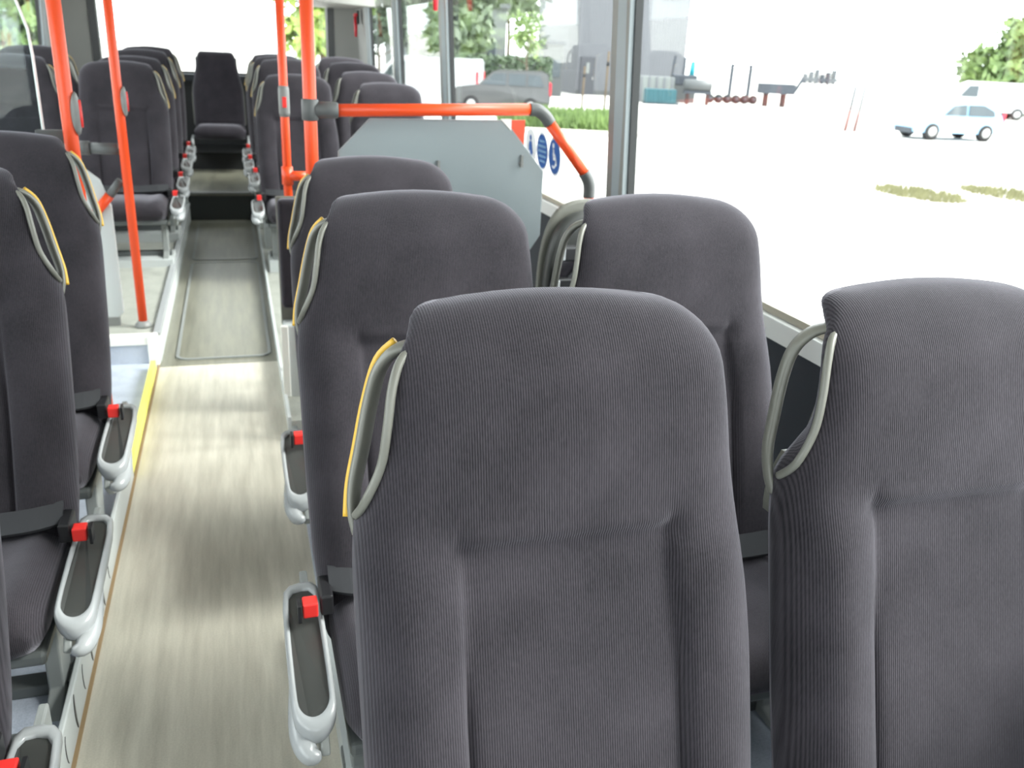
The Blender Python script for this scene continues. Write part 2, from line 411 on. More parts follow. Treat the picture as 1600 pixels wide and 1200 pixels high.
# air duct above the right rear seats and rear window
bm = prism(nb(), [(.62, 2.2), (.60, 1.86), (.70, 1.74), (1.25, 1.72), (1.25, 2.2)], 1, 8.3, Y1)
struct('trim_%d' % tn[0], bm, 'ceil', label='pale rear air duct under the ceiling'); tn[0] += 1
# front wall with windscreen (unseen, behind the camera), opening shrunk to dim the seat fronts
fwl = struct('wall_front', boxes((XL-.07, XR+.07, Y0-.08, Y0, -.3, 1.0), (XL-.07, XR+.07, Y0-.08, Y0, 1.9, ZC), (XL-.07, -.9, Y0-.08, Y0, 1.0, 1.9), (.7, XR+.07, Y0-.08, Y0, 1.0, 1.9)), 'wall', label='unseen front wall closed in around the windscreen to cut daylight')
struct('window_%d' % wn[0], boxes((-.9, .7, Y0-.05, Y0-.044, 1.0, 1.9)), 'glass', label='unseen windscreen, shrunk to cut daylight'); wn[0] += 1

# ---------------------------------------------------------------- passenger seats
ZT = 1.125
LT = [(.28, -.232), (.45, -.250), (.60, -.255), (.76, -.256), (.84, -.256), (.885, -.252), (.92, -.245), (.96, -.231), (1.0, -.220), (1.04, -.214), (1.08, -.212), (1.2, -.210)]
RT = [(.28, .235), (.45, .252), (.70, .253), (.78, .249), (.87, .236), (.94, .227), (1.02, .222), (1.10, .214), (1.2, .21)]
REC = .28
def yb_(z): return REC*(z-1.09) + .131
def edge_x(tab, z): return float(np.interp(z, [t[0] for t in tab], [t[1] for t in tab]))
def sm_edge(tab, z): return sum(edge_x(tab, z+d)*k for d, k in ((-.03, .15), (-.015, .2), (0, .3), (.015, .2), (.03, .15)))
def sst(a, b, x):
    t = min(1, max(0, (x-a)/(b-a))); return t*t*(3-2*t)
def corner(z, R=.075, Rx=.085):
    if z <= ZT-R: return 0
    q = min(1, (z-(ZT-R))/R); return Rx*(1-math.sqrt(max(0, 1-q*q)))
US = sorted(set([round(x, 4) for x in list(np.linspace(-1, 1, 27)) + [s*v for s in (-1, 1) for v in (.99, .97, .945, .9, .575, .555, .54, .525, .505)]]))
def back_section(z, mir, crown=True):
    l, r = sm_edge(LT, z), sm_edge(RT, z); c = corner(z); l += c*.9; r -= c*1.15
    mid, hw = (l+r)/2, (r-l)/2
    T = .092 - .012*sst(.5, 1.0, z) + .010*math.exp(-((z-1.0)/.09)**2)
    R = .085
    tt = 1.0
    if z > ZT-R: q = (z-(ZT-R))/R; tt = math.sqrt(max(0, 1-q*q))
    ybase = yb_(z)
    pts = []
    ins = .05*sst(.885, .97, z)*(1-sst(1.07, ZT, z))
    fade = 1-sst(.80, .90, z)
    cfade = 1-sst(.66, .80, z)
    cz = .010*sst(ZT-.12, ZT, z)
    for u in US:
        e = (1-abs(u)**10)**.5
        d = .012 + (T*tt-.012*tt)*e*.98
        d += .014*math.exp(-((abs(u)-.78)/.17)**2)*fade*e
        d -= .011*(1-sst(.50, .57, abs(u)))*(1-sst(.862, .884, z))
        d -= .012*math.exp(-((abs(u)-.54)/.018)**2)*cfade
        d -= .004*math.exp(-((abs(u)-.54)/.06)**2)*fade
        d -= .008*math.exp(-((z-.868)/.02)**2-((abs(u)-.56)/.05)**2)
        if z > ZT-1e-5: d = .0015-.012*(1-u**4)*0
        xi = ins*max(0, 1-d/(.62*T)) if u < 0 else 0
        pts.append((mir*(mid+u*hw+xi), ybase-d, z+cz*(1-u*u)))
    for u in np.linspace(1, -1, 9):
        xi = ins*sst(0, 1, -u)
        pts.append((mir*(mid+u*hw*.985+xi), ybase+.012*(1-u**4)*tt, z+cz*(1-u*u)))
    return pts
ZS = list(np.linspace(.30, .82, 15)) + [.838, .850, .860, .868, .876, .884, .894, .91] + list(np.linspace(.93, 1.05, 8)) + [ZT-x for x in (.061, .050, .040, .031, .023, .0165, .011, .0065, .003, .001, 0)]
SIDE_ADJ = 0
def make_seat(mir, yellow, fab='fabric', zfloor=.055):
    t = empty('passenger_seat')
    bm = nb(); loft(bm, [back_section(z, mir) for z in ZS]); obj('backrest', bm, fab, t)
    # plastic shell behind, lip showing around the fabric
    bm = nb(); secs = []
    for z in list(np.linspace(.30, 1.0, 12)) + [1.02, 1.045, 1.06, 1.066, 1.072, 1.078, 1.082, 1.085]:
        l, r = sm_edge(LT, z)+corner(z+.045)*.9+.010+.05*sst(.885, .96, z)*(1-sst(1.06, 1.12, z)), sm_edge(RT, z)-corner(z+.045)*1.15-.008
        s = []
        yb = yb_(z)
        for k in range(9): s.append((mir*(l+(r-l)*k/8), yb-.012, z))
        for k in range(9):
            q = 1-k/8; bul = .028*(1-(2*q-1)**4)*(1-.6*sst(1.0, 1.14, z)); s.append((mir*(l+(r-l)*q), yb+.006+bul, z))
        secs.append(s)
    loft(bm, secs); obj('back_shell', bm, 'shell', t)
    # grab handle bridging the notch: a D shaped loop with a flat outer face
    H = lambda x, y, z: (mir*(x-.006), yb_(z)+y, z)
    rail = smooth_path([H(-.158, -.034, 1.085), H(-.184, -.016, 1.076), H(-.203, .002, 1.05), H(-.215, .012, 1.01), H(-.228, .015, .955), H(-.239, .012, .915), H(-.243, .004, .885), H(-.240, 0, .865)], 5)
    bm = nb(); n = len(rail)
    tube(bm, rail, [.008+.003*math.sin(PI*min(1, i/(n-1)*1.1)) for i in range(n)], 12, squash=(1.7, .75))
    hd = obj('grab_handle', bm, 'handle', t)
    rim = smooth_path([H(-.160, -.040, 1.087), H(-.186, -.056, 1.078), H(-.200, -.065, 1.052), H(-.208, -.066, 1.01), H(-.2165, -.060, .965), H(-.235, -.048, .922), H(-.243, -.02, .895)], 5)
    bm = nb(); tube(bm, rim, .0055, 8); obj('handle_rim', bm, 'handle', hd)
    bm = nb(); secs = []
    for k in range(7):
        q = k/6; z = .835+.075*q
        x0 = -.240+.030*q*q; secs.append([(mir*(x0-.006), yb_(z)-.03+.0*q, z), (mir*(x0-.008), yb_(z)+.02, z), (mir*(x0+.03), yb_(z)+.02, z), (mir*(x0+.03), yb_(z)-.03, z)])
    loft(bm, secs); obj('handle_foot', bm, 'handle', hd)
    if yellow:
        yl = smooth_path([H(-.186, -.006, 1.082), H(-.206, .008, 1.058), H(-.221, .018, 1.012), H(-.235, .021, .955), H(-.246, .018, .913), H(-.251, .01, .88)], 5)
        bm = nb(); tube(bm, yl, .0045, 8); o = obj('handle_strip', bm, 'yellow', hd); o['label'] = 'yellow strip on the grab handle'
    # cushion
    bm = nb(); secs = []
    prof = [(.03, .300, .398), (-.10, .296, .402), (-.25, .292, .410), (-.36, .290, .414), (-.42, .292, .410), (-.45, .300, .398), (-.465, .318, .378), (-.470, .345, .355)]
    for y, zb, zt in prof:
        s = []; hw = .236 - (.02 if y < -.44 else 0)
        for u in np.linspace(-1, 1, 15):
            e = (1-abs(u)**8)**.5
            zz = zb + (zt-zb)*(.55+.45*e) + .010*math.exp(-((abs(u)-.8)/.15)**2)*(1 if zt-zb > .06 else .2) - .008*math.exp(-((abs(u)-.56)/.05)**2)*(1 if zt-zb > .06 else .2)
            s.append((mir*u*hw, y, zz))
        for u in np.linspace(1, -1, 7): s.append((mir*u*hw*.96, y, zb))
        secs.append(s)
    loft(bm, secs); obj('cushion', bm, fab, t, subsurf=1)
    obj('cushion_pan', boxes((-.225, .225, -.44, .03, .272, .302)), 'legdark', t, smooth=False, bevel=.008)
    tray = yellow
    # silver side trim on the aisle side: long open tray with rounded nose
    def ring(w, y0, y1, nose):
        pts = [(-w/2*.75, y0), (w/2*.8, y0), (w/2, y0-.03)]
        for k in range(9):
            a = PI*k/8; pts.append((w/2*math.cos(a)-0.0, y1+nose*.5 - nose*.5*(1+math.sin(a)) + nose*.0))
        pts.append((-w/2, y0-.03)); return pts
    def tz(y): return .385 + .06*(y+.10)*.25 - (.05*((-.36-y)/.12)**2 if y < -.36 else 0)
    xo = -.279
    O = ring(.078, -.055, -.40, .095); I = ring(.052, -.085, -.385, .075)
    bm = nb()
    f = lambda p, dz, k=1.0: (mir*(xo+p[0]*k), p[1], tz(p[1])+dz + .10*p[0])
    if not tray: O, I, xo = [(p[0]*.55, p[1]) for p in O], [(p[0]*.55, p[1]) for p in I], -.234
    secs = [[f(o, -.045, .9), f(o, -.012), f(o, 0, .97), f(i, .002, 1.08), f(i, -.012)] for o, i in zip(O, I)]
    loft(bm, secs, True, False, True); tr = obj('side_trim', bm, 'silver', t, subsurf=1)
    bm = nb(); vs = [bm.verts.new(f(i, -.007, 1.06)) for i in I]; bm.faces.new(vs); vs = [bm.verts.new(f(i, -.016, 1.0)) for i in I]; bm.faces.new(vs)
    A = list(bm.faces)[0].verts; B = list(bm.faces)[1].verts
    A, B = list(A), list(B)
    for k in range(len(A)): bm.faces.new((A[k], A[(k+1) % len(A)], B[(k+1) % len(A)], B[k]))
    obj('trim_inlay', bm, 'inlay', tr, smooth=False)
    # rounded grip below the nose
    nose = smooth_path([(mir*(xo-.02), -.22, .352), (mir*(xo-.027), -.33, .340), (mir*(xo-.026), -.41, .324), (mir*(xo-.014), -.455, .314), (mir*(xo+.004), -.462, .316)], 5)
    bm = nb(); tube(bm, nose, [.006+.013*math.sin(PI*(i/(len(nose)-1))**1.4) for i in range(len(nose))], 10); obj('trim_nose', bm, 'silver', tr)
    # side valance below the tray
    bm = prism(nb(), [(.02, .36), (-.42, .345), (-.46, .31), (-.40, .262), (-.05, .235), (.02, .25)], 0, mir*(xo+.004), mir*(xo+.020))
    obj('valance', bm, 'leg', t, smooth=False, bevel=.004)
    # seat belt buckle, red button and strap across the cushion
    bm = nb(); box(bm, -.012, .012, -.075, .0, -.012, .03)
    bk = obj('belt_buckle', bm, 'black', t, smooth=False, bevel=.004); bk.location = (mir*(-.236 if tray else -.205), -.125, .408)
    bm = nb(); box(bm, -.015, .013, -.024, .006, -.014, .016)
    rb = obj('release_button', bm, 'red', bk, smooth=False, bevel=.003); rb.location = (mir*-.030, -.058, .006); rb['label'] = 'red release button'
    bm = nb(); box(bm, -.022, -.016, -.026, .006, -.018, .018); 
    bs = obj('buckle_cheek', bm, 'black', bk, smooth=False); bs.location = (mir*-.032 if mir > 0 else .070, -.06, .004)
    strap = [(mir*x, y, z) for x, y, z in ((-.228, -.145, .437), (-.17, -.168, .436), (-.08, -.165, .430), (.02, -.158, .428), (.12, -.165, .430), (.20, -.17, .436))]
    strap = smooth_path(strap, 4); bm = nb()
    secs = [[(p[0], p[1]-.024, p[2]-.008), (p[0], p[1]+.016, p[2]+.024), (p[0], p[1]+.020, p[2]+.018), (p[0], p[1]-.021, p[2]-.015)] for p in strap]
    loft(bm, secs); obj('belt_strap', bm, 'webbing', t, smooth=False)
    # slanted pedestal legs and foot rail
    for sx in (-1, 1):
        x = sx*.19
        bm = nb(); prism(bm, [(-.36, .275), (-.06, .275), (-.14, .235), (-.19, zfloor+.03), (-.12, zfloor), (-.34, zfloor), (-.27, zfloor+.03), (-.26, .235)], 0, x-.016, x+.016)
        obj('leg', bm, 'leg', t, smooth=False, bevel=.004)
    obj('foot_rail', boxes((-.22, .22, -.25, -.20, zfloor+.0, zfloor+.028)), 'legdark', t, smooth=False, bevel=.004)
    return t
protoR = make_seat(1, True); protoW = make_seat(1, False); protoL = make_seat(-1, True)
used = {}
def place(proto, x, y, z, label, group='grey fabric passenger seats', dark=False):
    o = proto if id(proto) not in used else copy_tree(proto)
    used[id(proto)] = 1
    o.location = (x, y, z); tag(o, label, 'seat', group)
    return o
place(protoR, .354, .825, 0, 'nearest grey ribbed fabric bus seat filling the lower middle of the photo')
place(protoW, .905, .81, 0, 'grey ribbed seat by the window at the lower right edge of the photo')
place(protoR, .345, 1.59, 0, 'dark grey seat with yellow edged handle directly behind the nearest seat')
place(protoW, .852, 1.544, 0, 'window seat with plain grey handle whose top meets the foot of the window pillar')
place(protoR, .382, 2.42, -.03, 'third aisle seat on the right, in front of the grey partition')
place(protoL, -.63, 1.965, 0, 'nearest whole seat on the left, cut off by the left photo edge')
place(protoL, -.638, 2.633, 0, 'left seat standing right in front of the glass screen')
place(protoL, -.63, 1.29, 0, 'left seat of which only the silver trim nose shows in the bottom left corner')
def plinth(par, x, y, z0, z):
    struct('seat_plinth', boxes((x-.23, x+.23, y-.37, y-.09, z0-.01, z+.056)), 'kerb', par)
RY = [5.80, 6.50, 7.20, 7.90]
for k, (y, z, lb) in enumerate(zip(RY, (.075, .15, .155, .16), ('far right aisle seat seen between the two orange poles and the partition', 'second far right aisle seat, its rounded top left of the thin orange pole', 'third far right aisle seat, only its edge showing beside the rear aisle', 'last far right aisle seat next to the rear step'))):
    place(protoR, .385 if k < 2 else .365, y, z, lb, 'seats on the rear platform'); plinth(pr2, .385 if k < 2 else .365, y, .06, z)
for k, (x, y, z, lb) in enumerate(((.97, 5.8, .045, 'far right window seat just above the orange rail of the partition'), (.935, 6.5, .09, 'second far right window seat above the orange rail'), (.925, 7.2, .135, 'third far right window seat above the orange rail'), (.915, 7.9, .16, 'rearmost far right window seat below the red hammer'))):
    place(protoW, x, y, z, lb, 'seats on the rear platform'); plinth(pr2, x, y, .06, z)
for k, (y, z, lb) in enumerate(zip((5.72, 6.42, 7.12, 7.82), (.115, .13, .165, .18), ('first left seat on the rear platform behind the orange pole', 'second left platform seat, its edge showing past the first', 'third left platform seat toward the rear window', 'last left platform seat beside the rear step'))):
    place(protoL, -.625, y, z, lb, 'seats on the rear platform'); plinth(pl, -.625, y, .13, z)
for k, (y, z, lb) in enumerate(zip((5.72, 6.42), (.13, .17), ('left window side platform seat seen between the two left orange poles', 'left window side platform seat behind the glass screen'))):
    place(protoL, -1.19, y, z, lb, 'seats on the rear platform'); plinth(pl, -1.19, y, .13, z)

# rear middle seat: symmetrical high back on the engine podium
def rear_seat(x, y, z, label):
    t = empty('rear_bench_seat', (x, y, z)); bm = nb(); secs = []
    for q in list(np.linspace(0, .8, 10)) + [.86, .91, .95, .975, .99, 1.0]:
        zz = .02 + .66*q; hw = .228 - .05*sst(.45, .9, q) - .045*(1-math.sqrt(max(0, 1-max(0, (q-.86)/.14)**2)))
        tt = math.sqrt(max(.02, 1-max(0, (q-.88)/.12)**2)); s = []
        for u in np.linspace(-1, 1, 17):
            e = (1-abs(u)**5)**.5; s.append((u*hw, .14*zz-(.02+.07*e)*tt + .008*math.exp(-((abs(u)-.55)/.06)**2), zz))
        for u in np.linspace(1, -1, 7): s.append((u*hw, .14*zz+.01, zz))
        secs.append(s)
    loft(bm, secs); obj('backrest', bm, 'dark_fabric', t)
    bm = nb(); secs = []
    for q in np.linspace(0, 1, 8):
        zz = .03+.6*q; hw = .236-.05*sst(.45, .9, q); secs.append([(-hw, .14*zz-.005, zz), (hw, .14*zz-.005, zz), (hw, .14*zz+.03, zz), (-hw, .14*zz+.03, zz)])
    loft(bm, secs); obj('back_shell', bm, 'shell', t)
    bm = nb(); secs = []
    for yy, a, b in ((.02, -.06, .04), (-.2, -.07, .05), (-.38, -.07, .055), (-.43, -.06, .04), (-.45, -.03, .01)):
        secs.append([(u*.225, yy, a+(b-a)*(.6+.4*(1-abs(u)**6)**.5)) for u in np.linspace(-1, 1, 13)] + [(u*.215, yy, a) for u in np.linspace(1, -1, 5)])
    loft(bm, secs); obj('cushion', bm, 'dark_fabric', t)
    tag(t, label, 'seat'); return t
rear_seat(-.125, 9.02, .60, 'single dark seat in the middle of the rear row under the rear window')
for s, lb in ((-1, 'silver side support left of the rear middle seat'), (1, 'silver side support right of the rear middle seat')):
    bm = prism(nb(), [(-.36, .02), (-.10, .02), (-.06, .16), (-.20, .18), (-.42, .165), (-.44, .12)], 0, -.012, .012)
    o = obj('seat_support', bm, 'silver', None, smooth=False, bevel=.005); o.location = (-.125+s*.245, 9.0, .372); tag(o, lb, 'bracket')

# ---------------------------------------------------------------- poles, rails and screens
ZP = ZC
def pole(name, x, y, z0, r, label, clamps=(), knob=None):
    t = empty(name, (x, y, z0))
    bm = nb(); tube(bm, [(0, 0, 0), (0, 0, ZP-z0)], r, 20); obj('tube', bm, 'orange', t)
    bm = nb(); tube(bm, [(0, 0, 0), (0, 0, .012), (0, 0, .03)], [r*1.9, r*1.8, r*1.15], 20); obj('foot_flange', bm, 'cap', t)
    bm = nb(); tube(bm, [(0, 0, ZP-z0-.03), (0, 0, ZP-z0)], [r*1.2, r*1.8], 20); obj('top_flange', bm, 'cap', t)
    for a, b, m in clamps:
        bm = nb(); tube(bm, [(0, 0, a-z0), (0, 0, a-z0+.004), (0, 0, b-z0-.004), (0, 0, b-z0)], [r*1.15, r*1.3, r*1.3, r*1.15], 20); obj('clamp', bm, m, t)
    tag(t, label, 'pole'); return t
pA = pole('grab_pole', -.470, 2.95, .055, .0205, 'thick orange pole behind the left seats at the glass screen edge')
def stop_button(p, dz, side, face):
    bm = nb()
    secs = []
    for k, (a, b) in enumerate(((0, .8), (.012, 1), (.03, 1), (.04, .8))):
        secs.append([(.017+.024*b*(.5+.5*math.cos(2*PI*i/16)) - .006, -.02+a, dz+.062*b*math.sin(2*PI*i/16)) for i in range(16)])
    loft(bm, secs); o = obj('stop_button_housing', bm, 'cap', p)
    bm = nb(); secs = [[(.036+d, .0+.012*math.cos(2*PI*i/12), dz+.040*math.sin(2*PI*i/12)) for i in range(12)] for d in (-.012, .002)]
    loft(bm, secs); b = obj('stop_button', bm, 'red', o); b['label'] = 'red stop button'
zA = 1.17; stop_button(pA, zA-.055, 1, 0)
pB = pole('grab_pole', -.463, 4.17, .13, .0195, 'orange pole standing on the corner of the left platform step')
stop_button(pB, 1.13-.13, 1, 0)
pC = pole('grab_pole', .190, 3.62, .06, .0165, 'thin orange pole, left one of the pair beside the partition')
bm = nb(); tube(bm, [(0, 0, 1.065), (0, 0, 1.08), (0, 0, 1.165), (0, 0, 1.18)], [.018, .021, .021, .018], 18); hb = obj('stop_button_housing', bm, 'cap', pC)
bm = nb(); box(bm, -.008, .008, -.026, -.018, 1.10, 1.14); o = obj('stop_button', bm, 'red', hb, smooth=False, bevel=.002); o['label'] = 'red stop button'
pD = pole('grab_pole', .240, 3.02, .02, .0215, 'thick orange pole at the left end of the partition rail')
ZRAIL = 1.195
# T clamp and rail
rl = empty('partition_rail', (.240, 3.02, ZRAIL))
bm = nb(); tube(bm, [(0, 0, -.034), (0, 0, -.03), (0, 0, .03), (0, 0, .034)], [.024, .0275, .0275, .024], 20); obj('clamp', bm, 'clamp', rl)
bm = nb(); tube(bm, [(.015, 0, 0), (.085, 0, 0), (.09, 0, 0)], [.027, .0265, .023], 20); obj('clamp_sleeve', bm, 'clamp', rl)
bx = .755
bm = nb(); tube(bm, [(.08, 0, 0), (bx, 0, .02)], .0205, 20); obj('tube', bm, 'orange', rl)
bend = smooth_path([(bx, 0, .02), (bx+.03, 0, .018), (bx+.058, -.0, .0), (bx+.078, -.0, -.025)], 6)
bm = nb(); tube(bm, bend, .0225, 20); obj('elbow', bm, 'clamp', rl)
p1 = (bx+.078, 0, -.025); p2 = (bx+.222, 0, -.195)
bm = nb(); tube(bm, [p1, p2], .0195, 20); obj('tube', bm, 'orange', rl)
bend = smooth_path([p2, (bx+.240, 0, -.222), (bx+.248, 0, -.25), (bx+.249, 0, -.285)], 6)
bm = nb(); tube(bm, bend, .0225, 20); obj('elbow', bm, 'clamp', rl)
bm = nb(); tube(bm, [(bx+.249, 0, -.285), (bx+.255, 0, -1.14)], .0195, 20); obj('tube', bm, 'orange', rl)
bm = nb(); tube(bm, [(bx+.255, 0, -1.16), (bx+.255, 0, -1.145), (bx+.255, 0, -1.12)], [.04, .038, .024], 18); obj('foot_flange', bm, 'cap', rl)
tag(rl, 'orange handrail with grey elbows running over the grey partition', 'handrail')
# short socket joining the pair of poles
bm = nb(); tube(bm, [(0, 0, .805), (0, 0, .875)], .022, 16); jn = obj('collar', bm, 'orange', pC)
bm = nb(); tube(bm, [(0, 0, .84), (.075, -.02, .84)], .019, 14); obj('socket', bm, 'orange', jn)
# grey octagonal partition
pt = empty('partition', (-.07, 3.05, .015))
oct_ = [(.40, .36), (.40, 1.045), (.508, 1.155), (.985, 1.160), (1.138, .985), (1.138, .75), (1.015, .56), (1.015, .36)]
bm = prism(nb(), oct_, 1, -.008, .010); obj('panel', bm, 'panel', pt, smooth=False, bevel=.004)
for x, z in ((.745, .99), (1.05, 1.012)):
    bm = nb(); tube(bm, [(x, -.008, z), (x, -.014, z), (x, -.017, z)], [.008, .008, .004], 12); obj('bolt', bm, 'cap', pt)
    bm = nb(); box(bm, x-.004, x+.004, -.02, -.006, z-.012, z+.03); obj('clip', bm, 'cap', pt, smooth=False)
for x in (.45, .98):
    bm = nb(); box(bm, x-.025, x+.025, -.02, .03, .02, .40); obj('foot_bracket', bm, 'legdark', pt, smooth=False, bevel=.004)
bm = prism(nb(), [(1.005, 1.16), (1.062, 1.162), (1.062, 1.07), (1.04, 1.09), (1.005, 1.135)], 1, .004, .012); o = obj('rail_tab', bm, 'orange', pt, smooth=False); o['label'] = 'orange tab joining panel and rail'
bm = prism(nb(), [(.965, 1.165), (1.006, 1.165), (1.006, 1.125)], 1, -.012, -.006); o = obj('label_plate', bm, 'white', pt, smooth=False); o['label'] = 'small white sticker'
tag(pt, 'grey eight sided partition panel below the orange rail', 'partition')
# upholstered wheelchair back pad left of the partition, on a pale plinth box
pd = empty('wheelchair_back_pad', (.135, 3.40, 0))
bm = nb(); box(bm, .0, .30, -.03, .03, .42, .845); obj('pad', bm, 'dark_fabric', pd, bevel=.018)
bm = nb(); box(bm, -.004, .30, .03, .045, .34, .848); obj('backing', bm, 'shell', pd, smooth=False, bevel=.004)
bm = nb(); box(bm, .0, .30, -.05, .06, .02, .36); obj('plinth', bm, 'kerb', pd, smooth=False, bevel=.008)
bm = nb(); box(bm, -.012, .016, -.062, -.045, .06, .36); obj('edge_strip', bm, 'white', pd, smooth=False, bevel=.004)
tag(pd, 'narrow dark upholstered pad on a pale plinth below the thin orange pole', 'pad')
# folded tip-up seat by the window in the wheelchair bay
ts = empty('folding_seat', (1.035, 2.48, .035)); ts.scale = (.80, 1, 1)
bm = nb(); secs = []
arch = [(-.17, .30), (-.19, .55), (-.185, .78), (-.14, .90), (-.06, .945), (.05, .945), (.13, .90), (.175, .78), (.18, .55), (.16, .30)]
a2 = [(p.x, p.y) for p in smooth_path([(x, z, 0) for x, z in arch], 4)]
bm = prism(nb(), a2, 1, .03, .055); obj('back_shell', bm, 'shell', ts, smooth=False, bevel=.008)
pad = [(x*.95, .32+(z-.32)*.955) for x, z in a2]
bm = prism(nb(), pad, 1, -.02, .03); obj('backrest', bm, 'inlay', ts, bevel=.018)
cu = [(-.175, .34), (-.185, .60), (-.15, .76), (-.05, .80), (.06, .80), (.15, .76), (.18, .60), (.17, .34)]
bm = prism(nb(), [(p.x, p.y) for p in smooth_path([(x, z, 0) for x, z in cu], 4)], 1, -.10, -.02); obj('cushion', bm, 'dark_fabric', ts, bevel=.025)
for x, z, m in ((-.135, .815, 'black'), (-.05, .83, 'black'), (-.15, .72, 'black')):
    bm = nb(); box(bm, x-.03, x+.03, -.125, -.09, z-.022, z+.022); b = obj('belt_buckle', bm, m, ts, smooth=False, bevel=.006)
    bm = nb(); box(bm, x-.034, x-.022, -.13, -.09, z-.018, z+.018); obj('buckle_tongue', bm, 'silver', b, smooth=False, bevel=.003)
bm = nb(); bar(bm, (-.15, -.11, .70), (.02, -.115, .85), .045, .006, (0, 1, 0)); obj('belt_strap', bm, 'webbing', ts, smooth=False)
for s in (-1, 1):
    bm = nb(); prism(bm, [(-.06, -.015), (.06, -.015), (.055, .32), (.03, .34), (-.02, .34)], 0, s*.14-.012, s*.14+.012); obj('leg', bm, 'legdark', ts, smooth=False, bevel=.003)
tag(ts, 'folded seat with rounded grey top and black belt buckles below the partition corner', 'seat')

# left glass screen at the doorway, standing behind the second left seat
gs = empty('glass_screen', (-.55, 2.98, 0))
out = [(-.80, .60), (0, .60), (.0, 1.33), (-.004, 1.40), (-.022, 1.47), (-.05, 1.54), (-.10, 1.64), (-.18, 1.78), (-.28, 1.9), (-.8, 1.92)]
bm = prism(nb(), out, 1, -.004, .004); obj('pane', bm, 'sheet', gs, smooth=False)
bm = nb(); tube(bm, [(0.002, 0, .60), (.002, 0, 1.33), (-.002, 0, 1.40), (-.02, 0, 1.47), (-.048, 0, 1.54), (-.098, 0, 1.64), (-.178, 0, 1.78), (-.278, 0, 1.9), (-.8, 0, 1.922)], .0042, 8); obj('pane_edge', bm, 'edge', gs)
bm = nb(); box(bm, -.80, .0, -.012, .012, .08, .60); obj('lower_panel', bm, 'lpanel', gs, smooth=False, bevel=.004)
for z in (.70, 1.10):
    bm = nb(); box(bm, -.02, .06, -.012, .012, z-.02, z+.02); obj('glass_clamp', bm, 'clamp', gs, smooth=False, bevel=.004)
tag(gs, 'glass draught screen with bright curved edge at the upper left', 'screen')
# pale screen on the platform beside pole B
ls = empty('platform_screen', (-.545, 4.22, .13))
pp = [(-.80, .03), (-.03, .03), (0, .06), (0, .55), (-.035, .665), (-.11, .73), (-.80, .74)]
bm = prism(nb(), pp, 1, -.012, .012); obj('panel', bm, 'lpanel', ls, smooth=False, bevel=.004)
bm = nb(); tube(bm, [(-.085, -.018, .50), (.0, -.018, .60)], .020, 16); obj('brace_tube', bm, 'orange', ls)
bm = nb(); tube(bm, [(-.002, -.018, .597), (.052, -.03, .665)], .018, 14); obj('brace_clamp', bm, 'clamp', ls)
bm = nb(); tube(bm, [(-.80, -.0, .80), (-.10, 0, .80)], .028, 14); obj('cross_rail', bm, 'clamp', ls)
bm = nb(); tube(bm, [(-.10, 0, .80), (-.06, 0, .80)], .03, 14); obj('rail_joint', bm, 'clamp', ls)
bm = nb(); tube(bm, [(-.06, 0, .80), (.058, -.03, .80)], .024, 14); obj('cross_rail', bm, 'clamp', ls)
bm = nb(); box(bm, -.78, -.02, -.02, .02, .0, .04); obj('foot_channel', bm, 'cap', ls, smooth=False)
tag(ls, 'pale grey screen panel with orange brace beside the left platform pole', 'screen')

# red emergency hammers
def hammer(x, y, z, side, label):
    t = empty('emergency_hammer', (x, y, z))
    bm = nb(); box(bm, -.012, .012, -.05, .05, -.02, .10); obj('holder', bm, 'black', t, smooth=False, bevel=.004)
    bm = nb(); tube(bm, [(-side*.02, -.02, -.13), (-side*.02, -.015, -.05), (-side*.02, 0, .05)], [.012, .016, .014], 10); obj('grip', bm, 'hammer', t)
    bm = nb(); tube(bm, [(-side*.02, -.05, .06), (-side*.02, .05, .06)], .014, 10); obj('head', bm, 'hammer', t)
    tag(t, label, 'hammer', 'emergency hammers'); return t
hammer(1.175, 5.36, 1.735, 1, 'red emergency hammer on the pillar above the partition')
hammer(1.17, 8.85, 1.60, 1, 'red emergency hammer on the far right rear pillar')
hammer(-1.40, 8.85, 1.66, -1, 'red emergency hammer on the far left rear pillar')
# ceiling lamp at the rear
lp = empty('ceiling_lamp', (.42, 8.6, 1.86)); bm = nb(); box(bm, -.32, .16, -.08, .08, -.08, .34); obj('housing', bm, mat('dull_red_lamp', (.30, .10, .08), .5), lp, smooth=False, bevel=.02)
bm = nb(); box(bm, -.30, .14, -.07, .07, -.09, -.08); obj('lens', bm, 'red', lp, smooth=False)
tag(lp, 'dull red lamp housing under the ceiling above the rear seats', 'lamp')

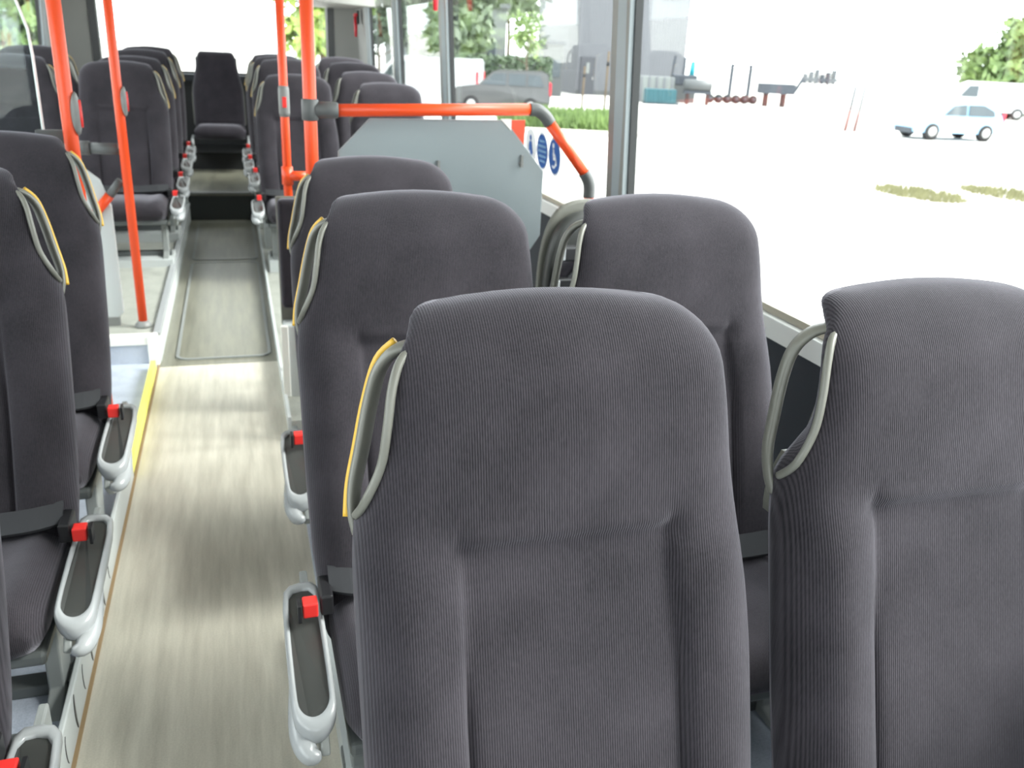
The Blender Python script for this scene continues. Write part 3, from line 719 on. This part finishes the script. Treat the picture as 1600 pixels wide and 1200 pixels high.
# ---------------------------------------------------------------- outside
GZ = -1.0
MAT.update(
    concrete=mat('pale_concrete', (.50, .48, .45), .85, noise=(.6, .12)),
    soil=mat('pale_kerb_stone', (.45, .42, .38), .9, noise=(3, .15)),
    weed=mat('dry_weeds', (.17, .165, .08), .9, noise=(3, .3)),
    clad=mat('grey_cladding', (.135, .14, .155), .6, noise=(2, .05)),
    doorm=mat('dark_door', (.055, .058, .068), .6),
    whitewall=mat('white_render_wall', (.20, .215, .21), .8),
    carlight=mat('pale_blue_car_paint', (.30, .52, .75), .25, coat=.6),
    cargrey=mat('dark_grey_car_paint', (.060, .062, .064), .3, coat=.5),
    carwhite=mat('white_car_paint', (.60, .62, .64), .3, coat=.5),
    carglass=mat('dark_car_glass', (.05, .065, .075), .1),
    tyre=mat('tyre_rubber', (.015, .015, .016), .8),
    rim=mat('alloy_rim', (.4, .4, .4), .35, metal=.5),
    tail=mat('red_tail_lamp', (.55, .02, .04), .3),
    teal=mat('teal_container', (.018, .085, .105), .5, noise=(3, .15)),
    tank=mat('grey_tank', (.075, .08, .083), .5, noise=(2, .15)),
    darksteel=mat('dark_machine_steel', (.035, .042, .055), .6, noise=(3, .3)),
    rust=mat('rusty_steel', (.06, .028, .026), .8, noise=(5, .25)),
    cyan=mat('cyan_tarpaulin', (.02, .26, .32), .5),
    pinkpost=mat('faded_pink_marker', (.18, .105, .10), .7),
    bark=mat('bark', (.10, .075, .05), .9, noise=(12, .3)),
)
def leaf_mat(name, a, b):
    m = bpy.data.materials.new(name); m.use_nodes = True; n = m.node_tree; bs = n.nodes['Principled BSDF']; bs.inputs['Roughness'].default_value = .6
    tc = n.nodes.new('ShaderNodeTexCoord'); nz = n.nodes.new('ShaderNodeTexNoise'); nz.inputs['Scale'].default_value = 1.1; nz.inputs['Detail'].default_value = 5
    n.links.new(tc.outputs['Object'], nz.inputs['Vector'])
    mr = n.nodes.new('ShaderNodeMapRange'); mr.inputs['From Min'].default_value = .35; mr.inputs['From Max'].default_value = .65; n.links.new(nz.outputs['Fac'], mr.inputs['Value'])
    mx = n.nodes.new('ShaderNodeMix'); mx.data_type = 'RGBA'; mx.inputs[6].default_value = (*a, 1); mx.inputs[7].default_value = (*b, 1)
    n.links.new(mr.outputs['Result'], mx.inputs[0]); n.links.new(mx.outputs[2], bs.inputs['Base Color'])
    bs.inputs['Transmission Weight'].default_value = 0
    return m
MAT['leaf'] = leaf_mat('light_green_leaves', (.075, .135, .035), (.20, .28, .085))
MAT['leafpale'] = leaf_mat('pale_leaves', (.07, .10, .06), (.14, .18, .11))
MAT['leafbright'] = leaf_mat('yellow_green_leaves', (.17, .27, .04), (.34, .44, .10))
MAT['leafdark'] = leaf_mat('dark_leaves', (.03, .055, .03), (.07, .11, .05))
MAT['grass'] = leaf_mat('grass_blades', (.065, .115, .025), (.14, .22, .055))
gr = struct('floor_outside', boxes((-250, 250, -60, 420, GZ-.2, GZ)), 'concrete', label='pale sunlit concrete yard')
for nm, cx, cy, rx, ry, rz in (('weed_patch', 13.6, 15.0, .75, 1.1, .3), ('weed_patch', 15.9, 14.9, .75, 1.2, -.2), ('weed_patch', 15.0, 12.6, .2, .3, 0)):
    bm = nb(); rng = random.Random(cx)
    for k in range(900):
        a, r = rng.random()*2*PI, math.sqrt(rng.random()); x, y = cx+rx*r*math.cos(a), cy+ry*r*math.sin(a); h = .08+.14*rng.random()*(1-r*.6); d = rng.random()*PI
        v = [bm.verts.new(p) for p in ((x-.02*math.cos(d), y-.02*math.sin(d), GZ-.01), (x+.02*math.cos(d), y+.02*math.sin(d), GZ-.01), (x+.04*math.sin(d), y-.03*math.cos(d), GZ+h))]; bm.faces.new(v)
    o = obj(nm, bm, 'weed', smooth=False)
    tag(o, {13.6: 'left larger patch of dry weeds on the pale yard', 15.9: 'dry weed patch at the right photo edge on the yard', 15.0: 'smallest tuft of dry weeds nearest the bus'}[cx], 'weeds', None, 'stuff')

def place_root(o, x, y, rz=-18): o.location = (x, y, GZ); o.rotation_euler = (0, 0, math.radians(rz)); return o
# grass bed in front of the dark car
bm = nb(); rng = random.Random(3)
for k in range(5200):
    x, y = rng.uniform(-2.6, 1.9), rng.uniform(-1.0, 3.6); h = (.30+.42*rng.random())*(1.0 if y > -.9 else .6); d = rng.random()*PI; ln = rng.uniform(-.22, .22)
    wd = .035; v = [bm.verts.new(p) for p in ((x-wd*math.cos(d), y-wd*math.sin(d), -.02), (x+wd*math.cos(d), y+wd*math.sin(d), -.02), (x+ln*.5+wd*.6*math.cos(d), y+ln*.3+wd*.6*math.sin(d), h*.7), (x+ln, y+ln*.6, h))]; bm.faces.new(v)
o = obj('grass_bed', bm, 'grass', smooth=False); place_root(o, 11.1, 28.6); tag(o, 'bed of long green grass outside behind the bent orange handrail', 'grass', None, 'stuff')
bm = nb(); box(bm, -3.4, 2.6, -1.45, -1.25, 0, .14); o = obj('kerb', bm, 'soil', smooth=False, bevel=.02); place_root(o, 11.1, 28.6); tag(o, 'pale stone kerb along the grass bed', 'kerb')

# trees: trunk, branches, leaf clouds
def tree(x, y, h, cw, ch, leafm, label, trunk=True, nleaf=2600, lsz=.16, low=.0, seed=1, group=None):
    t = empty('leafy_tree', (x, y, GZ)); rng = random.Random(seed)
    bm = nb()
    tube(bm, smooth_path([(0, 0, -.05), (.05, 0, h*.25), (-.05, .04, h*.5), (0, 0, h*.8)], 4), [.14*h/8*(1-.055*i) for i in range(13)], 8)
    for k in range(6):
        a = k*1.05+.3; z0 = h*(.3+.07*k); tube(bm, smooth_path([(0, 0, z0), (cw*.25*math.cos(a), cw*.25*math.sin(a), z0+ch*.12), (cw*.42*math.cos(a), cw*.42*math.sin(a), z0+ch*.25)], 3), [.05*h/8*(1-.12*i) for i in range(7)], 6)
    obj('trunk', bm, 'bark', t)
    bm = nb(); blobs = []
    for k in range(16):
        a = rng.random()*2*PI; r = rng.random()**.6*.36*cw; blobs.append((r*math.cos(a), r*math.sin(a), h-ch*(.12+.74*rng.random()), cw*rng.uniform(.16, .26)))
    for k in range(nleaf):
        b = blobs[rng.randrange(len(blobs))]; d = Vector((rng.gauss(0, 1), rng.gauss(0, 1), rng.gauss(0, 1))).normalized(); rr = b[3]*rng.uniform(.55, 1.05)
        p = Vector(b[:3])+d*rr; p.z = max(p.z, low)
        u = Vector((rng.gauss(0, 1), rng.gauss(0, 1), rng.gauss(0, 1))).normalized(); v = u.cross(d)
        if v.length < .05: continue
        v.normalize(); s = lsz*rng.uniform(.6, 1.3)
        bm.faces.new([bm.verts.new(q) for q in (p-u*s, p+v*s*.5, p+u*s, p-v*s*.5)])
    obj('foliage', bm, leafm, t, smooth=False)
    tag(t, label, 'tree', group); return t
tree(50.2, 48.6, 5.4, 7.6, 5.2, 'leaf', 'bushy light green tree beyond the pale yard at the right photo edge', nleaf=6500, lsz=.36, low=.25, seed=5)
tree(58.0, 43.0, 6.0, 7.6, 5.8, 'leaf', 'second bushy green tree cut off by the right photo edge', nleaf=5200, lsz=.36, low=.25, seed=8)
tree(12.3, 55.0, 7.0, 5.5, 5.0, 'leafpale', 'pale tree far behind the white car left of the slim window pillar', nleaf=4200, lsz=.4, seed=11)
tree(14.4, 60.0, 8.8, 6.0, 6.2, 'leafpale', 'pale tall tree outside right of the second window pillar', nleaf=4200, lsz=.4, seed=12)
tree(27.0, 90.0, 13.0, 15.0, 6.5, 'leafpale', 'wide pale tree crown above the grey building', nleaf=5200, lsz=.5, seed=13)
tree(12.8, 39.5, 4.3, 1.9, 2.2, 'leaf', 'small young tree with a green tuft in front of the dark car', nleaf=500, lsz=.13, seed=14)
tree(3.4, 36.0, 9.5, 4.6, 8.3, 'leafbright', 'yellow green tree seen through the rear window by the orange poles', nleaf=4200, lsz=.3, seed=15)
tree(-7.6, 36.0, 5.6, 6.5, 5.2, 'leaf', 'green tree outside seen through the left glass screen', nleaf=4200, lsz=.32, low=.3, seed=16)
tree(8.0, 52.0, 6.0, 4.4, 4.2, 'leafdark', 'darker tree outside at the rearmost right side window', nleaf=2400, lsz=.22, seed=17)
# hedge behind the parked cars
bm = nb(); rng = random.Random(21)
for k in range(3600):
    d = Vector((rng.uniform(-4, 2.2), rng.uniform(-.6, .6), rng.uniform(0, 2.2))); u = Vector((rng.gauss(0, 1), rng.gauss(0, 1), rng.gauss(0, 1))).normalized(); v = u.orthogonal().normalized(); s = .16*rng.uniform(.6, 1.3)
    bm.faces.new([bm.verts.new(q) for q in (d-u*s, d+v*s*.5, d+u*s, d-v*s*.5)])
o = obj('hedge', bm, 'leafdark', smooth=False); place_root(o, 15.0, 49.0); tag(o, 'dark hedge behind the parked cars', 'hedge', None, 'stuff')

# grey clad hall with a dark door
bh = empty('grey_hall'); place_root(bh, 21.6, 56.2, -6)
bm = nb(); box(bm, 0, 7.4, 0, 12, 0, 6.1); obj('wall', bm, 'clad', bh, smooth=False)
bm = nb()
for k in range(37): box(bm, .05+k*.2, .12+k*.2, -.035, .0, .3, 6.0)
o = obj('cladding_ribs', bm, 'clad', bh, smooth=False); o['kind'] = 'stuff'
bm = nb(); box(bm, -.05, 7.45, -.08, 12, 6.05, 6.25); obj('roof_edge', bm, 'clad', bh, smooth=False)
bm = nb(); box(bm, -.02, 7.42, -.05, 0, 0, .3); obj('plinth', bm, 'tank', bh, smooth=False)
bm = nb(); box(bm, .22, 1.22, -.10, .02, 0, 2.35); d = obj('door', bm, 'doorm', bh, smooth=False, bevel=.02)
bm = nb(); box(bm, .62, .82, -.13, -.09, 1.35, 2.0); obj('door_pane', bm, 'whitewall', d, smooth=False)
bm = nb(); box(bm, 1.05, 1.10, -.16, -.09, .95, 1.15); obj('door_handle', bm, 'rim', d, smooth=False)
tag(bh, 'light grey clad hall with a dark door left of the big window pillar', 'building')
# dark grey gate house beside it
gh = empty('gate_house'); place_root(gh, 18.3, 52.6, -14)
bm = nb(); box(bm, -.9, .95, 0, 2.5, 0, 2.95); obj('wall', bm, 'tank', gh, smooth=False)
bm = nb(); box(bm, -1.0, 1.05, -.12, 2.6, 2.95, 3.15); obj('roof', bm, 'darksteel', gh, smooth=False)
bm = nb(); box(bm, -.55, .1, -.04, .02, .0, 2.1); obj('door', bm, 'doorm', gh, smooth=False)
bm = nb(); box(bm, .25, .8, -.04, .02, 1.1, 2.1); obj('window_pane', bm, 'carglass', gh, smooth=False)
tag(gh, 'small dark grey flat roofed hut between the dark car and the grey hall', 'building')
wb = empty('white_building'); place_root(wb, 14.5, 68.0, -14)
bm = nb(); box(bm, -3.5, 5.5, 0, 10, 0, 5.4); obj('wall', bm, 'whitewall', wb, smooth=False)
bm = nb(); box(bm, -3.7, 5.7, -.3, 10, 5.4, 5.7); obj('roof', bm, 'clad', wb, smooth=False)
for k in range(5):
    bm = nb(); box(bm, -3.0+k*1.7, -2.0+k*1.7, -.05, .02, 1.2, 3.2); f = obj('window', bm, 'trimlight', wb, smooth=False)
    bm = nb(); box(bm, -2.93+k*1.7, -2.07+k*1.7, -.07, -.05, 1.27, 3.13); obj('pane', bm, 'carglass', f, smooth=False)
tag(wb, 'white building with a row of windows far behind the dark car', 'building')
# pole on the hut roof and young tree stakes
for x, y, h, lb in ((13.55, 34.4, 2.0, 'left thin stake standing in front of the grey hall door'), (13.65, 32.3, 2.6, 'right thin stake in front of the grey hall')):
    t = empty('tree_stake', (x, y, GZ)); bm = nb(); tube(bm, [(0, 0, -.02), (.02, 0, h)], .045, 8); obj('post', bm, 'bark', t)
    bm = nb(); tube(bm, [(.02, 0, h*.8), (.02, 0, h*.86)], .06, 8); obj('tie_band', bm, 'tyre', t); tag(t, lb, 'stake')

# vehicles
def vehicle(name, L, W, Hh, paint, prof, glassprof, x, y, rz, label, wheel=.33, wb=(.18, .80), glass_side=None, tail=True):
    """prof: side outline (x along the length, z); nose at -x"""
    t = empty(name); place_root(t, x, y, rz)
    bm = nb(); N = len(prof); secs = []
    for yy, k in ((-W/2+.03, 0), (-W/2, 1), (0, 2), (W/2, 1), (W/2-.03, 0)):
        s = []
        for (px, pz) in prof:
            zz = pz; inset = .0
            tum = max(0, (pz-Hh*.55)/(Hh*.45))*.16
            yy2 = yy*(1-tum) if k != 2 else 0
            s.append((px, yy2, zz if k else zz*.985+.005))
        secs.append(s)
    loft(bm, secs); obj('body', bm, paint, t, smooth=False, bevel=.03)
    for s in (-1, 1):
        for g in glassprof:
            bm = nb(); pts = []
            lo = [bm.verts.new((px, s*(W/2*(1-max(0, (pz-Hh*.55)/(Hh*.45))*.16)+.012), pz)) for px, pz in g]
            hi = [bm.verts.new((px, s*(W/2*(1-max(0, (pz-Hh*.55)/(Hh*.45))*.16)-.02), pz)) for px, pz in g]
            bm.faces.new(lo); bm.faces.new(hi[::-1])
            for i in range(len(lo)): bm.faces.new((lo[i], lo[(i+1) % len(lo)], hi[(i+1) % len(lo)], hi[i]))
            obj('side_window', bm, 'carglass', t, smooth=False)
        for f in wb:
            wx_ = -L/2+L*f
            bm = nb(); tube(bm, [(wx_, s*(W/2-.2), wheel), (wx_, s*(W/2-.01), wheel), (wx_, s*(W/2+.02), wheel)], [wheel, wheel, wheel*.9], 20); wh = obj('wheel', bm, 'tyre', t)
            bm = nb(); tube(bm, [(wx_, s*(W/2+.015), wheel), (wx_, s*(W/2+.03), wheel)], [wheel*.62, wheel*.5], 16); obj('hub_cap', bm, 'rim', wh)
        if tail:
            bm = nb(); box(bm, L/2-.07, L/2+.03, s*(W/2-.16)-.1, s*(W/2-.08)+.1, Hh*.42, Hh*.74); obj('tail_lamp', bm, 'tail', t, smooth=False, bevel=.02)
        bm = nb(); box(bm, -L/2-.01, -L/2+.18, s*(W/2-.22)-.14, s*(W/2-.22)+.14, Hh*.40, Hh*.50); obj('head_lamp', bm, 'rim', t, smooth=False, bevel=.02)
    bm = nb(); box(bm, -L/2-.03, -L/2+.1, -W*.32, W*.32, .22, .42); obj('grille', bm, 'darksteel', t, smooth=False)
    tag(t, label, 'car'); return t
suv = [(-2.0, .35), (-2.05, .75), (-1.9, .98), (-1.0, 1.10), (-.45, 1.62), (-.2, 1.70), (1.6, 1.72), (1.88, 1.60), (1.98, 1.0), (2.0, .5), (1.9, .32)]
vehicle('parked_suv', 4.0, 1.8, 1.72, 'cargrey', suv, ([(-.85, 1.12), (-.35, 1.56), (.15, 1.58), (.15, 1.12)], [(.25, 1.12), (.25, 1.58), (.95, 1.58), (.95, 1.12)], [(1.05, 1.12), (1.05, 1.57), (1.55, 1.55), (1.72, 1.12)]), 10.95, 37.0, -18, 'dark grey estate car with red tail lamp behind the orange rail')
van = [(-2.4, .4), (-2.45, .9), (-2.2, 1.15), (-1.5, 1.9), (-1.2, 2.05), (2.3, 2.05), (2.4, 1.9), (2.4, .4)]
vehicle('white_van', 4.8, 1.9, 2.05, 'carwhite', van, ([(-1.85, 1.2), (-1.4, 1.8), (-.9, 1.82), (-.9, 1.2)],), 8.6, 41.0, -25, 'white van outside between the two slim window pillars')
vehicle('white_van', 4.8, 1.9, 2.05, 'carwhite', van, ([(-1.85, 1.2), (-1.4, 1.8), (-.9, 1.82), (-.9, 1.2)],), 3.2, 42.5, -18, 'white van outside nearest the far right seat heads')
hat = [(-1.85, .28), (-1.92, .55), (-1.75, .75), (-1.0, .88), (-.45, 1.33), (-.1, 1.42), (.9, 1.42), (1.5, 1.25), (1.75, .85), (1.85, .6), (1.8, .28)]
vehicle('pale_blue_car', 3.75, 1.65, 1.42, 'carlight', hat, ([(-.8, .92), (-.38, 1.28), (.15, 1.32), (.15, .92)], [(.25, .92), (.25, 1.32), (.9, 1.32), (1.35, 1.12), (1.4, .92)]), 26.6, 28.6, -6, 'pale blue small car parked on the bright yard', wheel=.31)
vehicle('white_van', 4.8, 1.9, 2.2, 'carwhite', van, ([(-1.85, 1.2), (-1.4, 1.8), (-.9, 1.82), (-.9, 1.2)],), 43.2, 43.6, -30, 'white van half hidden by the bushy green tree')

# machinery yard
tc = empty('teal_container'); place_root(tc, 23.6, 47.6)
bm = nb(); box(bm, -.95, .80, -.5, .5, .08, .82); obj('body', bm, 'teal', tc, smooth=False)
for k in range(8):
    bm = nb(); box(bm, -.93+k*.235, -.87+k*.235, -.54, -.5, .1, .80); obj('rib', bm, 'teal', tc, smooth=False)
bm = nb(); box(bm, -1.0, 1.0, -.5, .5, 0, .1); obj('base', bm, 'darksteel', tc, smooth=False)
tag(tc, 'small teal ribbed skip container right of the big window pillar', 'container')
gc = empty('grey_container'); place_root(gc, 24.2, 49.6)
bm = nb(); box(bm, -1.5, 1.0, -.5, .5, .0, 1.45); obj('body', bm, 'whitewall', gc, smooth=False)
for k in range(6):
    bm = nb(); box(bm, -1.45+k*.45, -1.35+k*.45, -.56, -.5, .0, 1.45); obj('rib', bm, 'clad', gc, smooth=False)
tag(gc, 'pale grey container behind the teal skip', 'container')
tk = empty('grey_tank'); place_root(tk, 26.1, 48.0)
bm = nb(); tube(bm, [(-.82, 0, 1.08), (-.78, 0, 1.08), (.78, 0, 1.08), (.82, 0, 1.08)], [.2, .34, .34, .2], 20); obj('barrel', bm, 'tank', tk)
bm = nb(); box(bm, -.8, .8, -.25, .25, .62, .78); obj('frame', bm, 'darksteel', tk, smooth=False)
for x in (-.55, .62):
    bm = nb(); box(bm, x-.07, x+.07, -.2, .2, 0, .64); obj('leg', bm, 'rust', tk, smooth=False)
tag(tk, 'grey tank on rusty legs outside in the machinery row', 'tank')
mc = empty('loader_machine'); place_root(mc, 26.4, 50.2)
bm = nb(); box(bm, -.85, .65, -.5, .5, 1.0, 1.6); obj('body', bm, 'darksteel', mc, smooth=False, bevel=.08)
bm = nb(); bar(bm, (-.9, 0, .9), (-.75, 0, 2.65), .12, .12); obj('boom', bm, 'darksteel', mc, smooth=False)
bm = nb(); bar(bm, (-.15, 0, 1.5), (-.12, 0, 2.6), .14, .14); obj('exhaust', bm, 'darksteel', mc, smooth=False)
bm = nb(); tube(bm, [(.35, 0, 1.5), (.38, 0, 2.3), (.4, 0, 2.4)], [.17, .15, .05], 12); o = obj('cover', bm, 'cyan', mc); o['label'] = 'bright cyan cover'
bm = nb(); box(bm, -.8, .6, -.45, .45, 0, 1.0); obj('chassis', bm, 'tank', mc, smooth=False)
tag(mc, 'dark machine with upright posts and a cyan cover behind the grey tank', 'machine')
gp = empty('lifting_frame'); place_root(gp, 31.7, 52.7)
for x in (-.62, .58):
    bm = nb(); box(bm, x-.1, x+.1, -.1, .1, 0, 2.35); obj('post', bm, 'darksteel', gp, smooth=False)
bm = nb(); box(bm, -.7, .66, -.06, .06, 2.2, 2.3); obj('crossbeam', bm, 'clad', gp, smooth=False)
bm = nb(); box(bm, -.8, .8, -.3, .3, 0, .2); obj('base', bm, 'darksteel', gp, smooth=False)
tag(gp, 'dark upright frame with two posts in the machinery row', 'machine')
for k in range(6):
    t = empty('spare_wheel'); place_root(t, 28.6+k*.62, 50.9)
    bm = nb(); tube(bm, [(0, -.16, .27), (0, -.12, .27), (0, .12, .27), (0, .16, .27)], [.2, .27, .27, .2], 16); obj('tyre', bm, 'tyre', t)
    bm = nb(); tube(bm, [(0, -.17, .27), (0, .17, .27)], .13, 12); obj('hub', bm, 'darksteel', t)
    tag(t, '%s spare wheel from the left in the row below the upright frame' % ('first', 'second', 'third', 'fourth', 'fifth', 'sixth')[k], 'wheel', 'row of spare wheels')
bt = empty('beam_trailer'); place_root(bt, 32.0, 48.8)
bm = nb(); box(bm, -1.15, 1.0, -.4, .4, .75, 1.35); obj('load_bed', bm, 'darksteel', bt, smooth=False, bevel=.03)
for x in (-.65, .42):
    bm = nb(); box(bm, x-.1, x+.1, -.3, .3, 0, .75); obj('leg', bm, 'rust', bt, smooth=False)
bm = nb(); bar(bm, (1.0, 0, .8), (1.5, 0, 1.75), .16, .16); obj('drawbar', bm, 'darksteel', bt, smooth=False)
tag(bt, 'dark trailer bed on two rusty legs right of the spare wheels', 'trailer')
rk = empty('implement_rack'); place_root(rk, 35.8, 50.2)
bm = nb(); box(bm, -1.0, 1.15, -.3, .3, 1.55, 1.75); obj('beam', bm, 'darksteel', rk, smooth=False)
for k in range(6):
    bm = nb(); box(bm, -.95+k*.36, -.75+k*.36, -.25, .25, 1.4, 2.0+.14*(k % 3)); obj('implement', bm, 'darksteel', rk, smooth=False, bevel=.03)
for x in (-.2, .65):
    bm = nb(); box(bm, x-.04, x+.04, -.05, .05, 0, 1.6); obj('leg', bm, 'clad', rk, smooth=False)
tag(rk, 'raised dark rack of implements at the right end of the machinery row', 'rack')
for x, y, lb in ((24.0, 31.3, 'left leaning grey and pink marker post on the yard'), (24.3, 31.1, 'right leaning grey and pink marker post on the yard')):
    t = empty('marker_post', (x, y, GZ)); bm = nb(); tube(bm, [(.08, 0, .75), (.16, 0, 1.75)], .05, 8); obj('upper_tube', bm, 'darksteel', t)
    bm = nb(); tube(bm, [(0, 0, 0), (.08, 0, .8)], .075, 8); obj('lower_sleeve', bm, 'pinkpost', t); tag(t, lb, 'post')

# round stickers on the window beside the wheelchair bay
MAT['blue'] = mat('sign_blue', (.02, .10, .36), .4); MAT['signwhite'] = mat('sign_white', (.80, .82, .85), .4)
def disc(r, x, n=28): return [(r*math.cos(2*PI*i/n), r*math.sin(2*PI*i/n)) for i in range(n)]
def sticker(y, z, kind, label):
    x = wx(1, z)+.0275
    t = empty('round_sticker', (x, y, z)); t.rotation_euler = (0, -math.atan(.052), 0); t.scale = (1, 1.2, 1.25)
    bm = prism(nb(), disc(.066, 0), 0, .0, .0015); obj('backing', bm, 'signwhite', t, smooth=False)
    bm = prism(nb(), disc(.058, 0), 0, -.001, .0); obj('face', bm, 'signwhite' if kind == 0 else 'blue', t, smooth=False)
    m = 'blue' if kind == 0 else 'signwhite'; bm = nb(); X0, X1 = -.002, -.0008
    # seen from inside: +y is to the left
    if kind == 2:
        prism(bm, [(.008+.009*math.cos(a*PI/5), .036+.009*math.sin(a*PI/5)) for a in range(10)], 0, X0, X1)
        prism(bm, [(.012, .025), (.004, .025), (.0, -.002), (-.018, -.002), (-.028, -.026), (-.020, -.030), (-.012, -.012), (.010, -.012)], 0, X0, X1)
        arc = [(.006+.026*math.cos(math.radians(a)), -.014+.026*math.sin(math.radians(a))) for a in range(70, 330, 20)]
        arc2 = [(.006+.019*math.cos(math.radians(a)), -.014+.019*math.sin(math.radians(a))) for a in range(310, 60, -20)]
        prism(bm, arc+arc2, 0, X0, X1)
    elif kind == 1:
        for r in range(5): 
            q = .034-.017*r; wd = math.sqrt(max(0, .046**2-q*q))
            n = 5
            for k in range(n):
                y0 = -wd+2*wd*k/n; prism(bm, [(y0+.002, q-.004), (y0+2*wd/n-.003, q-.004), (y0+2*wd/n-.003, q+.004), (y0+.002, q+.004)], 0, X0, X1)
        m = 'carlight'
    else:
        prism(bm, [(.0+.011*math.cos(a*PI/5), .034+.011*math.sin(a*PI/5)) for a in range(10)], 0, X0, X1)
        prism(bm, [(.012, .022), (-.012, .022), (-.026, -.02), (-.016, -.02), (-.018, -.048), (.006, -.048), (.006, -.01), (.022, -.014), (.024, .006)], 0, X0, X1)
    obj('symbol', bm, m, t, smooth=False); tag(t, label, 'sticker')
sticker(3.86, 1.0, 0, 'white round sticker with a blue figure beside the partition corner')
sticker(3.70, 1.0, 1, 'middle round blue sticker with pale rows on the window')
sticker(3.54, .995, 2, 'round blue sticker with a white wheelchair symbol on the window')
